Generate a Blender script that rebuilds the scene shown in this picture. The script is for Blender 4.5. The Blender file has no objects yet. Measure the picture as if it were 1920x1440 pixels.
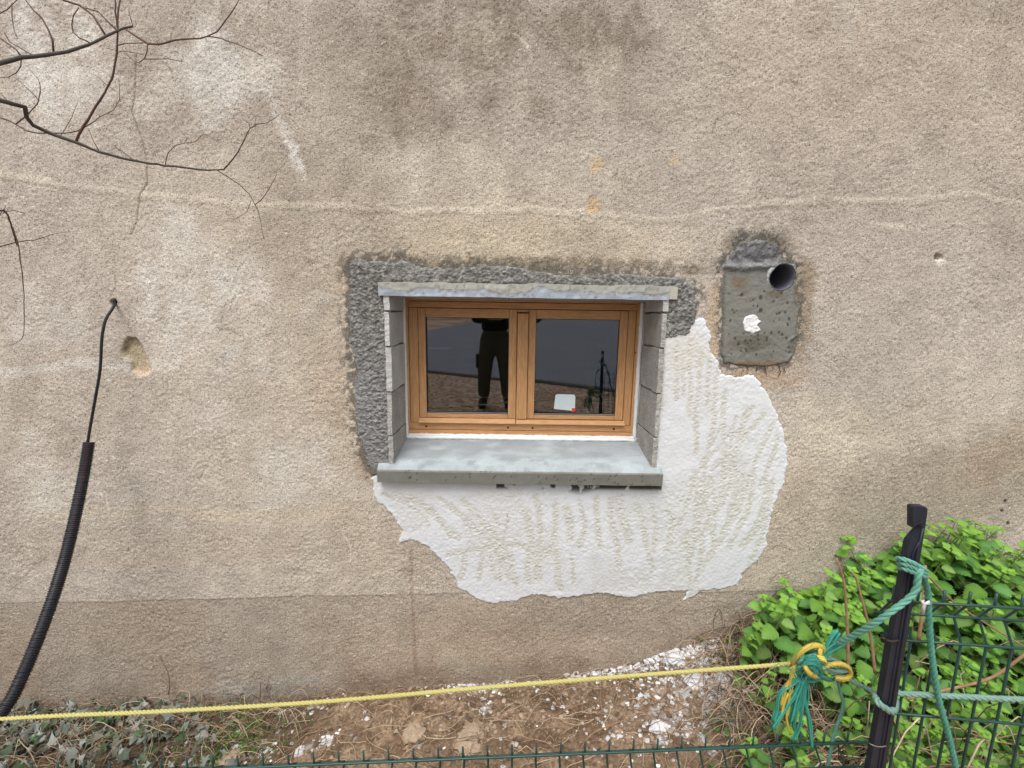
import bpy, bmesh, math, random
import numpy as np
from mathutils import Vector, Matrix
R = math.radians
random.seed(7)
SC = bpy.context.scene
COL = SC.collection

# ------------------------------------------------------------------ camera, sky, sun, exposure
PITCH = R(9.2); FPX = 800.0; CAMY = -2.1           # wall face is the plane y = 0, camera 2.1 m in front of it
cd = bpy.data.cameras.new('camera'); cam = bpy.data.objects.new('camera', cd); COL.objects.link(cam)
cam.location = (0, CAMY, 0); cam.rotation_euler = (R(90) - PITCH, 0, 0)
cd.sensor_width = 36; cd.lens = FPX / 1920 * 36; cd.clip_start = 0.005; cd.clip_end = 500
SC.camera = cam
SUN_EL, SUN_AZ = R(62), R(196)
w = bpy.data.worlds.new('World'); SC.world = w; w.use_nodes = True
nt = w.node_tree; nt.nodes.clear()
sky = nt.nodes.new('ShaderNodeTexSky'); sky.sky_type = 'NISHITA'; sky.sun_disc = False
sky.sun_elevation = SUN_EL; sky.sun_rotation = SUN_AZ; sky.air_density = 1.0; sky.dust_density = 4.0; sky.ozone_density = 1.0
hs = nt.nodes.new('ShaderNodeHueSaturation'); hs.inputs['Saturation'].default_value = 0.22
bg = nt.nodes.new('ShaderNodeBackground'); bg.inputs['Strength'].default_value = 0.13
wo = nt.nodes.new('ShaderNodeOutputWorld')
nt.links.new(sky.outputs[0], hs.inputs['Color']); nt.links.new(hs.outputs[0], bg.inputs[0]); nt.links.new(bg.outputs[0], wo.inputs[0])
sl = bpy.data.lights.new('sun', 'SUN'); sl.energy = 1.5; sl.angle = R(35); sl.color = (1.0, 0.96, 0.9)
so = bpy.data.objects.new('sun', sl); COL.objects.link(so)
sd = Vector((-math.sin(SUN_AZ) * math.cos(SUN_EL) * -1, math.cos(SUN_AZ) * math.cos(SUN_EL), math.sin(SUN_EL)))
so.rotation_euler = sd.to_track_quat('Z', 'Y').to_euler(); so.location = (0, -4, 6)
SC.view_settings.view_transform = 'Standard'; SC.view_settings.look = 'None'
SC.view_settings.exposure = 0.48; SC.view_settings.gamma = 1.0

# ------------------------------------------------------------------ measuring helpers
CP, SP = math.cos(PITCH), math.sin(PITCH)
def P(px, py, Y=0.0):
    u = (px - 960) / FPX; v = (py - 720) / FPX
    t = (Y - CAMY) / (CP - v * SP)
    return Vector((u * t, Y, (-SP - v * CP) * t))
def to_px(x, z):                                    # survey coordinates of a point of the wall face
    zc = -CAMY * CP - z * SP; yd = CAMY * SP - z * CP
    return 960 + FPX * x / zc, 720 + FPX * yd / zc
def lin(r, g, b, k=1.0):
    f = lambda c: (c / 255 / 12.92) if c / 255 <= .04045 else ((c / 255 + .055) / 1.055) ** 2.4
    return np.array([f(r) * k, f(g) * k, f(b) * k])

def _h(ix, iy, seed):
    h = (ix * 374761393 + iy * 668265263 + seed * 974634777) & 0xffffffff
    h = ((h ^ (h >> 13)) * 1274126177) & 0xffffffff
    return ((h ^ (h >> 16)) & 0xffffff) / float(0xffffff)
def vn(x, y, s, seed=0):
    X = np.asarray(x) / s + 1000.0; Y = np.asarray(y) / s + 1000.0
    ix = np.floor(X).astype(np.int64); iy = np.floor(Y).astype(np.int64)
    fx = X - ix; fy = Y - iy; fx = fx * fx * (3 - 2 * fx); fy = fy * fy * (3 - 2 * fy)
    a = _h(ix, iy, seed); b = _h(ix + 1, iy, seed); c = _h(ix, iy + 1, seed); d = _h(ix + 1, iy + 1, seed)
    return (a * (1 - fx) + b * fx) * (1 - fy) + (c * (1 - fx) + d * fx) * fy
def fbm(x, y, s, o=4, seed=0):
    t = 0; a = 1; n = 0
    for i in range(o):
        ca, sa = math.cos(i * 1.3), math.sin(i * 1.3)
        t = t + a * vn(x * ca + y * sa, y * ca - x * sa, s, seed + i * 17); n += a; a *= .5; s *= .5
    return t / n
def sst(a, b, x):
    t = np.clip((x - a) / (b - a), 0, 1); return t * t * (3 - 2 * t)
def sdf(poly, x, z):                                # positive inside
    d = np.full(x.shape, 1e9); ins = np.zeros(x.shape, bool); n = len(poly)
    for i in range(n):
        ax, az = poly[i]; bx, bz = poly[(i + 1) % n]
        ex, ez = bx - ax, bz - az; L = ex * ex + ez * ez + 1e-12
        t = np.clip(((x - ax) * ex + (z - az) * ez) / L, 0, 1)
        d = np.minimum(d, np.hypot(x - ax - t * ex, z - az - t * ez))
        c = ((az > z) != (bz > z)) & (x < (bx - ax) * (z - az) / (bz - az + 1e-12) + ax)
        ins ^= c
    return np.where(ins, d, -d)
def segd(pts, x, y):
    d = np.full(x.shape, 1e9)
    for (ax, ay), (bx, by) in zip(pts[:-1], pts[1:]):
        ex, ey = bx - ax, by - ay; L = ex * ex + ey * ey + 1e-12
        t = np.clip(((x - ax) * ex + (y - ay) * ey) / L, 0, 1)
        d = np.minimum(d, np.hypot(x - ax - t * ex, y - ay - t * ey))
    return d
def mix(a, b, t):
    t = np.asarray(t)[..., None]; return a * (1 - t) + b * t

# ------------------------------------------------------------------ scene helpers
def link(o, parent=None):
    COL.objects.link(o)
    if parent is not None: o.parent = parent
    return o
def tag(o, label=None, cat=None, group=None, kind=None):
    if label: o['label'] = label
    if cat: o['category'] = cat
    if group: o['group'] = group
    if kind: o['kind'] = kind
    return o
def thing(name, label, cat, loc=(0, 0, 0), group=None):
    o = bpy.data.objects.new(name, None); o.empty_display_size = .05; o.location = loc
    link(o); return tag(o, label, cat, group)
def reloc(o):                                       # child built in world space under a root that is not at the origin
    if o.parent is not None: o.matrix_parent_inverse = Matrix.Translation(-Vector(o.parent.location)); 
    return o
def raw(name, v, f, mat, parent=None, col=None, smooth=True, uv=None):
    me = bpy.data.meshes.new(name); v = np.asarray(v, dtype=np.float32)
    if isinstance(f, np.ndarray):
        k = f.shape[1]; me.vertices.add(len(v)); me.vertices.foreach_set('co', v.ravel())
        me.loops.add(f.size); me.loops.foreach_set('vertex_index', f.astype(np.int32).ravel())
        me.polygons.add(len(f)); me.polygons.foreach_set('loop_start', np.arange(0, f.size, k, dtype=np.int32))
        me.update(calc_edges=True)
    else:
        me.from_pydata([tuple(p) for p in v.tolist()], [], f)
    if smooth: me.polygons.foreach_set('use_smooth', np.ones(len(me.polygons), bool))
    if col is not None:
        a = me.color_attributes.new('Col', 'FLOAT_COLOR', 'POINT')
        c = np.ones((len(v), 4), np.float32); c[:, :3] = col; a.data.foreach_set('color', c.ravel())
    me.materials.append(mat); me.update()
    o = bpy.data.objects.new(name, me); link(o, parent)
    return reloc(o) if parent is not None else o

class MB:
    """collects shapes of one object"""
    def __init__(s): s.v = []; s.f = []; s.c = []; s.cur = (1, 1, 1)
    def add(s, vs, fs):
        b = len(s.v); s.v += [tuple(p) for p in vs]; s.c += [s.cur] * len(vs); s.f += [tuple(i + b for i in f) for f in fs]
    def box(s, a, b, M=None):
        x0, y0, z0 = a; x1, y1, z1 = b
        vs = [Vector(p) for p in ((x0,y0,z0),(x1,y0,z0),(x1,y1,z0),(x0,y1,z0),(x0,y0,z1),(x1,y0,z1),(x1,y1,z1),(x0,y1,z1))]
        if M is not None: vs = [M @ p for p in vs]
        s.add(vs, [(0,3,2,1),(4,5,6,7),(0,1,5,4),(1,2,6,5),(2,3,7,6),(3,0,4,7)])
    def tube(s, pts, r, n=6, caps=True):
        pts = [Vector(p) for p in pts]; m = len(pts)
        rr = r if isinstance(r, (list, tuple)) else [r] * m
        t0 = (pts[1] - pts[0]).normalized(); up = Vector((0, 0, 1)) if abs(t0.z) < .9 else Vector((0, 1, 0))
        nrm = t0.cross(up).normalized(); vs = []
        for i, p in enumerate(pts):
            t = (pts[min(i + 1, m - 1)] - pts[max(i - 1, 0)])
            t = t.normalized() if t.length > 1e-9 else t0
            nrm = (nrm - t * nrm.dot(t)); nrm = nrm.normalized() if nrm.length > 1e-6 else t.orthogonal().normalized()
            bi = t.cross(nrm)
            for k in range(n):
                a = 2 * math.pi * k / n; vs.append(p + (nrm * math.cos(a) + bi * math.sin(a)) * rr[i])
        fs = [(i*n+k, i*n+(k+1)%n, (i+1)*n+(k+1)%n, (i+1)*n+k) for i in range(m-1) for k in range(n)]
        if caps: fs += [tuple(range(n-1, -1, -1)), tuple((m-1)*n + k for k in range(n))]
        s.add(vs, fs)
    def build(s, name, mat, parent=None, smooth=True, bevel=0):
        o = raw(name, s.v, s.f, mat, parent, col=np.array(s.c), smooth=smooth)
        if bevel:
            m = o.modifiers.new('bevel', 'BEVEL'); m.width = bevel; m.segments = 2; m.limit_method = 'ANGLE'
        return o
def cr(pts, step):                                  # Catmull-Rom resample
    pts = [Vector(p) for p in pts]; q = [pts[0] * 2 - pts[1]] + pts + [pts[-1] * 2 - pts[-2]]; out = []
    for i in range(1, len(q) - 2):
        a, b, c, d = q[i-1], q[i], q[i+1], q[i+2]; n = max(1, int((c - b).length / step))
        for k in range(n):
            t = k / n
            out.append(.5 * ((2*b) + (c-a)*t + (2*a-5*b+4*c-d)*t*t + (3*b-a-3*c+d)*t**3))
    out.append(pts[-1]); return out

# ------------------------------------------------------------------ materials
def M(name, col=(.5, .5, .5), rough=.85, attr=False, var=.15, vs=12., grain=None, bump=None, bump2=None, spec=.3,
      stretch=None, metallic=0., trans=0., sat_rand=0., pits=None):
    m = bpy.data.materials.new(name); m.use_nodes = True; n = m.node_tree.nodes; L = m.node_tree.links
    b = n['Principled BSDF']; b.inputs['Roughness'].default_value = rough; b.inputs['Specular IOR Level'].default_value = spec
    b.inputs['Metallic'].default_value = metallic
    tc = n.new('ShaderNodeTexCoord'); vec = tc.outputs['Object']
    if stretch:
        mp = n.new('ShaderNodeMapping'); mp.inputs['Scale'].default_value = stretch; L.new(vec, mp.inputs[0]); vec = mp.outputs[0]
    if attr:
        a = n.new('ShaderNodeAttribute'); a.attribute_name = 'Col'; c = a.outputs['Color']
        if col is not None and tuple(col) != (.5, .5, .5):
            x = n.new('ShaderNodeMix'); x.data_type = 'RGBA'; x.blend_type = 'MULTIPLY'; x.inputs[0].default_value = 1
            L.new(c, x.inputs[6]); x.inputs[7].default_value = (*col, 1); c = x.outputs[2]
    else:
        a = n.new('ShaderNodeRGB'); a.outputs[0].default_value = (*col, 1); c = a.outputs[0]
    def mul(c, scale, amt, detail=5, lo=.3, hi=.7):
        t = n.new('ShaderNodeTexNoise'); t.inputs['Scale'].default_value = scale; t.inputs['Detail'].default_value = detail
        t.inputs['Roughness'].default_value = .6; L.new(vec, t.inputs['Vector'])
        r = n.new('ShaderNodeMapRange'); r.inputs[1].default_value = lo; r.inputs[2].default_value = hi
        r.inputs[3].default_value = 1 - amt; r.inputs[4].default_value = 1 + amt; L.new(t.outputs[0], r.inputs[0])
        x = n.new('ShaderNodeMix'); x.data_type = 'RGBA'; x.blend_type = 'MULTIPLY'; x.inputs[0].default_value = 1
        L.new(c, x.inputs[6]); L.new(r.outputs[0], x.inputs[7]); return x.outputs[2]
    if var: c = mul(c, vs, var)
    if grain: c = mul(c, grain[0], grain[1], 2, .35, .65)
    if pits:
        vo = n.new('ShaderNodeTexVoronoi'); vo.inputs['Scale'].default_value = pits[0]; L.new(vec, vo.inputs['Vector'])
        r1 = n.new('ShaderNodeMapRange'); r1.inputs[1].default_value = pits[2] * .5; r1.inputs[2].default_value = pits[2]; r1.inputs[3].default_value = 1; r1.inputs[4].default_value = 0; L.new(vo.outputs['Distance'], r1.inputs[0])
        sx = n.new('ShaderNodeSeparateColor'); L.new(vo.outputs['Color'], sx.inputs[0])
        r2 = n.new('ShaderNodeMapRange'); r2.inputs[1].default_value = .45; r2.inputs[2].default_value = .75; r2.inputs[3].default_value = 0; r2.inputs[4].default_value = pits[1]; L.new(sx.outputs[0], r2.inputs[0])
        mm = n.new('ShaderNodeMath'); mm.operation = 'MULTIPLY'; L.new(r1.outputs[0], mm.inputs[0]); L.new(r2.outputs[0], mm.inputs[1])
        m2 = n.new('ShaderNodeMath'); m2.operation = 'SUBTRACT'; m2.inputs[0].default_value = 1; L.new(mm.outputs[0], m2.inputs[1])
        x = n.new('ShaderNodeMix'); x.data_type = 'RGBA'; x.blend_type = 'MULTIPLY'; x.inputs[0].default_value = 1
        L.new(c, x.inputs[6]); L.new(m2.outputs[0], x.inputs[7]); c = x.outputs[2]
    if sat_rand:
        oi = n.new('ShaderNodeObjectInfo'); r = n.new('ShaderNodeMapRange')
        r.inputs[3].default_value = 1 - sat_rand; r.inputs[4].default_value = 1 + sat_rand; L.new(oi.outputs['Random'], r.inputs[0])
        x = n.new('ShaderNodeMix'); x.data_type = 'RGBA'; x.blend_type = 'MULTIPLY'; x.inputs[0].default_value = 1
        L.new(c, x.inputs[6]); L.new(r.outputs[0], x.inputs[7]); c = x.outputs[2]
    L.new(c, b.inputs['Base Color'])
    nin = None
    for bp in (bump, bump2):
        if not bp: continue
        t = n.new('ShaderNodeTexNoise'); t.inputs['Scale'].default_value = bp[0]; t.inputs['Detail'].default_value = 3
        L.new(vec, t.inputs['Vector'])
        bb = n.new('ShaderNodeBump'); bb.inputs['Strength'].default_value = bp[1]; bb.inputs['Distance'].default_value = bp[2]
        L.new(t.outputs[0], bb.inputs['Height'])
        if nin: L.new(nin, bb.inputs['Normal'])
        nin = bb.outputs[0]
    if nin: L.new(nin, b.inputs['Normal'])
    if trans:
        out = n['Material Output']; tr = n.new('ShaderNodeBsdfTranslucent'); L.new(c, tr.inputs[0])
        ms = n.new('ShaderNodeMixShader'); ms.inputs[0].default_value = trans
        L.new(b.outputs[0], ms.inputs[1]); L.new(tr.outputs[0], ms.inputs[2]); L.new(ms.outputs[0], out.inputs[0])
    return m

m_wall = M('rough_render', attr=True, rough=.95, var=.07, vs=9, grain=(150, .22), bump=(175, .75, .0050), bump2=(60, .45, .005), spec=.15, pits=(105, .52, .42))
m_white = M('white_plaster', attr=True, rough=.8, var=.03, vs=20, grain=(140, .03), bump=(160, .2, .0015), spec=.2)
m_cement = M('rough_cement', attr=True, rough=.95, var=.10, vs=15, grain=(150, .22), bump=(110, .8, .006), spec=.15)
m_cement2 = M('smooth_cement', attr=True, rough=.7, var=.08, vs=14, grain=(160, .08), bump=(120, .25, .002), spec=.3)
m_sill = M('cast_concrete', attr=True, rough=.75, var=.07, vs=8, grain=(170, .08), bump=(150, .3, .0015), spec=.25)
m_block = M('concrete_block', (.37, .362, .34), rough=.95, var=.18, vs=10, grain=(130, .25), bump=(110, .7, .004), spec=.1)
m_blockp = M('concrete_block_smooth', (.50, .50, .485), rough=.9, var=.12, vs=8, grain=(150, .12), bump=(110, .4, .003), spec=.1)
m_wood = M('stained_wood', (.53, .290, .130), rough=.5, var=.14, vs=5, grain=(16, .20), stretch=(1.2, 30, 30), bump=(30, .1, .001), spec=.35)
m_woodv = M('stained_wood_upright', (.53, .290, .130), rough=.5, var=.14, vs=5, grain=(16, .20), stretch=(30, 30, 1.2), bump=(30, .1, .001), spec=.35)
m_foam = M('white_sealant', (.78, .8, .8), rough=.6, var=.03, bump=(90, .3, .002))
m_black = M('black_gap', (.012, .011, .010), rough=.9, var=0)
m_dark = M('dark_interior', (.03, .03, .033), rough=.9, var=.2, vs=3)

def glass_mat():
    m = bpy.data.materials.new('window_glass'); m.use_nodes = True; n = m.node_tree.nodes; L = m.node_tree.links; n.clear()
    out = n.new('ShaderNodeOutputMaterial'); g = n.new('ShaderNodeBsdfGlossy'); g.inputs['Roughness'].default_value = .018
    g.inputs['Color'].default_value = (.93, .95, 1, 1)
    t = n.new('ShaderNodeBsdfTransparent'); t.inputs[0].default_value = (.75, .78, .8, 1)
    f = n.new('ShaderNodeFresnel'); f.inputs['IOR'].default_value = 2.05
    ms = n.new('ShaderNodeMixShader'); L.new(f.outputs[0], ms.inputs[0]); L.new(t.outputs[0], ms.inputs[1]); L.new(g.outputs[0], ms.inputs[2])
    L.new(ms.outputs[0], out.inputs[0]); return m
m_glass = glass_mat()

# ------------------------------------------------------------------ the wall: relief and colour as functions of the place on it
def px_blob(PX, PY, cx, cy, rx, ry, ang=0, seed=1, nz=.5):
    a = R(ang); dx, dy = PX - cx, PY - cy
    ex = (dx * math.cos(a) + dy * math.sin(a)) / rx; ey = (-dx * math.sin(a) + dy * math.cos(a)) / ry
    d = np.hypot(ex, ey) + (fbm(PX, PY, max(min(rx, ry) * .9, 8), 4, seed) - .5) * 2 * nz
    return 1 - sst(.4, 1.15, d)
def worm(PX, PY, pts, wd, seed, jit=8):
    jx = (fbm(PX, PY, 60, 3, seed) - .5) * jit * 2; jy = (fbm(PX, PY, 45, 3, seed + 5) - .5) * jit * 2
    return 1 - sst(wd * .3, wd, segd(pts, PX + jx, PY + jy))
SEAM = [(0, 330), (120, 352), (300, 372), (480, 385), (640, 392), (800, 398), (1000, 395), (1110, 402), (1250, 412), (1380, 392), (1480, 382), (1560, 375), (1700, 378), (1800, 368), (1930, 385)]
LEDGE = [(-400, 1136), (0, 1130), (250, 1126), (500, 1120), (870, 1113), (1200, 1112), (1440, 1108), (2400, 1098)]
CHIP = [(232, 640), (240, 632), (258, 634), (268, 645), (274, 668), (284, 690), (282, 700), (262, 704), (246, 698), (246, 682), (229, 668)]
def wallH(x, z):
    PX, PY = to_px(x, z)
    h = (fbm(x, z, .55, 4, 3) - .5) * .022 + (fbm(x, z, .06, 3, 9) - .5) * .004
    h += (vn(x, z, .011, 21) - .5) * .0055 * fbm(x, z, .22, 3, 23) + (vn(x, z, .006, 22) - .5) * .0020
    h += .0022 * worm(PX, PY, SEAM, 9, 31)
    ly = np.interp(PX, [p[0] for p in LEDGE], [p[1] for p in LEDGE])
    h += .0012 * sst(-3, 2, PY - ly + (fbm(PX, PY, 30, 3, 8) - .5) * 4)
    d = sdf(CHIP, PX + (vn(PX, PY, 9, 4) - .5) * 7, PY + (vn(PX, PY, 9, 5) - .5) * 7)
    h -= .022 * sst(-2, 5, d) * (1 - .55 * sst(640, 700, PY)) * (.8 + .5 * fbm(PX, PY, 12, 3, 71))
    d = np.hypot(PX - 215, PY - 567); h -= .05 * (1 - sst(4, 7, d))
    d = np.hypot((PX - 1758) / 1.2, PY - 482) + (vn(PX, PY, 7, 6) - .5) * 5; h -= .014 * (1 - sst(4, 9, d))
    h -= .004 * worm(PX, PY, CRACK, 2.2, 40, 2)
    return h
CRACK = [(255, 105), (252, 170), (247, 210), (262, 250), (275, 310), (276, 345), (262, 365), (255, 415), (245, 440)]
def wallC(x, z):
    PX, PY = to_px(x, z)
    c = mix(lin(184, 170, 155), lin(193, 175, 153), sst(.3, .75, fbm(PX, PY, 520, 3, 51)))
    c = mix(c, lin(182, 162, 143), .6 * sst(1150, 1500, PX) * sst(620, 250, PY) + 0 * c[..., 0])
    c = mix(c, lin(184, 169, 155), .5 * sst(700, 100, PX))
    c = mix(c, lin(196, 176, 144), .55 * px_blob(PX, PY, 980, 470, 430, 80, 0, 61, .3))
    c = mix(c, lin(156, 141, 122), .5 * px_blob(PX, PY, 900, 90, 360, 170, 0, 59, .5) * (.5 + .6 * fbm(PX, PY, 40, 4, 60)))
    # cloudy patches, light washes, streaks
    n1 = fbm(PX, PY, 190, 5, 55); c = mix(c, lin(160, 143, 124), .5 * sst(.52, .76, n1))
    n2 = fbm(PX + 400, PY, 150, 5, 56); c = mix(c, lin(204, 196, 184), .55 * sst(.55, .75, n2) * sst(900, 500, PX))
    n3 = fbm(PX * 2.2, PY * .55, 90, 4, 57); c = mix(c, lin(205, 194, 176), .3 * sst(.58, .8, n3))
    for (a, b, rx, ry, an, s, k) in ((880, 90, 190, 95, -8, 1, .75), (1120, 70, 150, 90, 10, 2, .7), (740, 170, 70, 150, 10, 3, .55), (800, 230, 90, 60, 0, 4, .45),
                                     (1020, 210, 90, 60, 0, 12, .5), (690, 60, 110, 60, 0, 13, .4), (560, 330, 80, 60, 0, 14, .3)):
        c = mix(c, lin(136, 117, 96), .85 * k * (.35 + .5 * sst(.38, .62, fbm(PX, PY, 34, 5, 310 + s)) + .45 * sst(.4, .6, fbm(PX * 1.6, PY * .4, 16, 4, 350 + s))) * px_blob(PX, PY, a, b, rx, ry, an, 70 + s, .9))
    for (a, b, ln, ww, k) in ((1175, 60, 60, 9, .6), (740, 230, 90, 12, .4), (755, 120, 60, 14, .4), (1190, 30, 30, 12, .5)):
        c = mix(c, lin(122, 104, 84), .8 * k * worm(PX, PY, [(a, b - ln / 2), (a + 8, b), (a + 16, b + ln / 2)], ww, 300 + int(a), 10))
    for (a, b, rx, ry, an, s, k) in ((900, 330, 60, 90, 0, 21, .35), (1135, 120, 60, 40, 0, 22, .4), (890, 60, 60, 40, 20, 23, .3)):
        c = mix(c, lin(196, 182, 160), k * px_blob(PX, PY, a, b, rx, ry, an, 70 + s, .9))
    for (a, b, rx, ry, an, s, k) in ((60, 120, 60, 160, -20, 1, .5), (150, 60, 30, 120, -20, 2, .4), (400, 90, 35, 100, -10, 3, .5), (400, 170, 60, 110, 5, 4, .5), (540, 260, 12, 90, -22, 5, .6),
                                     (330, 520, 120, 160, 0, 6, .35), (90, 600, 90, 60, 0, 7, .25), (430, 600, 100, 200, 10, 8, .3), (130, 130, 20, 120, -25, 9, .35)):
        c = mix(c, lin(212, 206, 198), min(1, 1.35 * k) * (.5 + .7 * sst(.35, .65, fbm(PX, PY * .6, 22, 4, 340 + s))) * px_blob(PX, PY, a, b, rx, ry, an, 90 + s, .7))
    c = mix(c, lin(206, 192, 168), .42 * worm(PX, PY, SEAM, 15, 31) * sst(.3, .6, fbm(PX, PY, 70, 3, 37)))
    c = mix(c, lin(206, 200, 190), .5 * worm(PX, PY, [(0, 705), (90, 690), (180, 684), (330, 680)], 14, 33, 12))
    c = mix(c, lin(206, 184, 150), .4 * worm(PX, PY, [(60, 975), (300, 955), (520, 975), (640, 960)], 18, 34, 16) )
    c = mix(c, lin(214, 200, 176), .6 * worm(PX, PY, [(1635, 420), (1660, 422), (1705, 428)], 7, 35, 5))
    for (a, b, r, k) in ((1117, 312, 16, .7), (1113, 388, 17, .8), (1265, 300, 12, .4)):
        c = mix(c, lin(218, 178, 118), k * px_blob(PX, PY, a, b, r, r * 1.2, 0, 95, .5))
    # ochre clean zone beside the openings, brown damp fringe
    c = mix(c, lin(184, 158, 128), .4 * px_blob(PX, PY, 640, 700, 60, 260, 0, 101, .6))
    c = mix(c, lin(170, 144, 114), .8 * px_blob(PX, PY, 690, 860, 32, 60, 0, 102, .4))
    c = mix(c, lin(122, 108, 86), .75 * px_blob(PX, PY, 980, 496, 400, 17, 1.2, 103, .7))
    c = mix(c, lin(118, 106, 88), .75 * px_blob(PX, PY, 660, 500, 16, 34, 0, 104, 1.3))
    c = mix(c, lin(152, 128, 98), .8 * px_blob(PX, PY, 1505, 580, 26, 120, 4, 105, .5))
    c = mix(c, lin(180, 146, 110), .7 * px_blob(PX, PY, 1430, 700, 95, 38, 0, 106, .5))
    c = mix(c, lin(190, 158, 118), .7 * px_blob(PX, PY, 1338, 610, 16, 110, 3, 107, .3))
    c = mix(c, lin(116, 102, 80), .85 * px_blob(PX, PY, 1425, 465, 70, 42, 0, 108, .5))
    for q_, off, k in ((CEM_OUT, 20, .8), (BOX_OUT, 13, .8), (CAP_OUT, 17, .9)):
        d = -sdf(q_, PX, PY); near = (1 - sst(off * .2, off * 1.6, d)) * (d > -30)
        m = near * sst(.50, .60, fbm(PX, PY, 7, 3, 330) + .16 * (1 - sst(0, off * .6, d)))
        c = mix(c, lin(96, 92, 84), k * m)
    # lower right: damp brown sweep
    c = mix(c, lin(150, 134, 112), .65 * px_blob(PX, PY, 1740, 940, 330, 120, -16, 111, .55))
    c = mix(c, lin(158, 128, 98), .45 * px_blob(PX, PY, 1880, 850, 130, 60, -30, 112, .6))
    c = mix(c, lin(208, 190, 160), .45 * px_blob(PX, PY, 1560, 800, 110, 90, 20, 113, .6))
    c = mix(c, lin(172, 150, 124), .4 * px_blob(PX, PY, 1480, 990, 60, 120, 20, 114, .5))
    c = mix(c, lin(180, 155, 130), .4 * px_blob(PX, PY, 250, 1020, 420, 60, 0, 115, .7))
    c = mix(c, lin(180, 156, 130), .4 * px_blob(PX, PY, 700, 1040, 160, 90, 20, 116, .5))
    rq = random.Random(77)                          # short trowel creases and scratches in the old render
    for i in range(46):
        a, b = rq.uniform(40, 1900), rq.uniform(20, 1090); an = rq.gauss(0, .5) + (1.57 if rq.random() < .25 else 0); l = rq.uniform(12, 60)
        bx = (np.abs(PX - a) < 70) & (np.abs(PY - b) < 70)
        if not bx.any(): continue
        dd = segd([(a, b), (a + l * .5 * math.cos(an), b + l * .5 * math.sin(an)), (a + l * math.cos(an + .3), b + l * math.sin(an + .3))], PX[bx], PY[bx] + (vn(PX[bx], PY[bx], 14, i) - .5) * 6)
        c[bx] = mix(c[bx], lin(122, 106, 90) if i % 3 else lin(216, 206, 190), .5 * (1 - sst(.8, 2.6, dd)))
    # darker plinth band
    ly = np.interp(PX, [p[0] for p in LEDGE], [p[1] for p in LEDGE])
    band = sst(-2, 4, PY - ly)
    pl = mix(lin(168, 152, 134), lin(176, 152, 128), sst(.35, .7, fbm(PX, PY, 160, 4, 120)))
    pl = mix(pl, lin(150, 128, 106), .5 * px_blob(PX, PY, 1130, 1170, 330, 50, -3, 121, .6))
    pl = mix(pl, lin(184, 158, 132), .6 * px_blob(PX, PY, 1000, 1230, 260, 50, -3, 123, .6))
    pl = mix(pl, lin(186, 172, 152), .6 * px_blob(PX, PY, 890, 1255, 90, 28, 10, 124, .6))
    pl = mix(pl, lin(172, 166, 158), .75 * px_blob(PX, PY, 480, 1300, 160, 34, -6, 122, .6))
    c = mix(c, pl, band * .9)
    c = mix(c, lin(112, 94, 74), .7 * (1 - sst(0, 2.6, np.abs(PY - ly + (fbm(PX, PY, 60, 2, 130) - .5) * 3))))
    c = mix(c, lin(146, 116, 90), .5 * worm(PX, PY, [(770, 1030), (772, 1110), (776, 1200), (779, 1262)], 5, 140, 3))
    # dirt splash just above the soil
    c = mix(c, lin(128, 104, 82), .6 * sst(60, 0, np.interp(PX, [-400, 0, 480, 700, 1100, 1250, 1400, 2400], [1345, 1335, 1318, 1285, 1262, 1225, 1180, 1100]) - PY + fbm(PX, PY, 60, 3, 150) * 60 - 20))
    # chip, drilled hole, crack, pock marks
    d = sdf(CHIP, PX + (vn(PX, PY, 9, 4) - .5) * 7, PY + (vn(PX, PY, 9, 5) - .5) * 7)
    c = mix(c, mix(lin(176, 158, 122), lin(205, 172, 140), sst(680, 702, PY)), sst(-2, 2, d))
    c = mix(c, lin(12, 10, 9), 1 - sst(4, 7, np.hypot(PX - 215, PY - 567)))
    c = mix(c, lin(224, 216, 204), .8 * px_blob(PX, PY, 1765, 490, 14, 11, 0, 160, .5))
    c = mix(c, lin(110, 92, 78), .8 * px_blob(PX, PY, 1757, 481, 7, 6, 0, 161, .5))
    c = mix(c, lin(118, 105, 92), .55 * worm(PX, PY, CRACK, 2.4, 40, 2))
    c = mix(c, lin(40, 36, 34), .9 * px_blob(PX, PY, 1885, 940, 4, 5, 0, 162, .8)); c = mix(c, lin(40, 36, 34), .9 * px_blob(PX, PY, 1879, 957, 4, 3, 0, 163, .8)); c = mix(c, lin(40, 36, 34), .9 * px_blob(PX, PY, 1891, 979, 4, 5, 0, 164, .8))
    s = _h((x * 250).astype(np.int64), (z * 250).astype(np.int64), 5)
    c = mix(c, lin(232, 224, 210), .55 * (s > .992)); c = mix(c, lin(92, 74, 62), .6 * (s < .018))
    c = c * (1 + .20 * (fbm(PX, PY, 26, 4, 320) - .5) + .16 * (fbm(PX, PY * .6, 70, 4, 321) - .5))[..., None]
    g = c @ np.array([.3, .6, .1]); c = c * .70 + g[..., None] * .30
    return c * (1.03 + .13 * sst(300, 1200, PY))[..., None] * np.array([.985, 1.0, .985])  # lower wall painted lighter to make up for the shade falling there

CEM_OUT = [(655, 492), (700, 488), (752, 484), (800, 502), (900, 497), (1010, 508), (1140, 512), (1250, 520), (1300, 540), (1307, 565), (1296, 620), (1240, 640), (1200, 560), (760, 560), (735, 880), (696, 888), (668, 810), (664, 740), (655, 640), (652, 560)]
BOX_OUT = [(1357, 508), (1492, 505), (1500, 574), (1496, 632), (1478, 680), (1400, 688), (1352, 682), (1352, 560)]
CAP_OUT = [(1352, 503), (1370, 470), (1388, 446), (1440, 442), (1464, 458), (1466, 482), (1490, 494), (1490, 508)]
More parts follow.
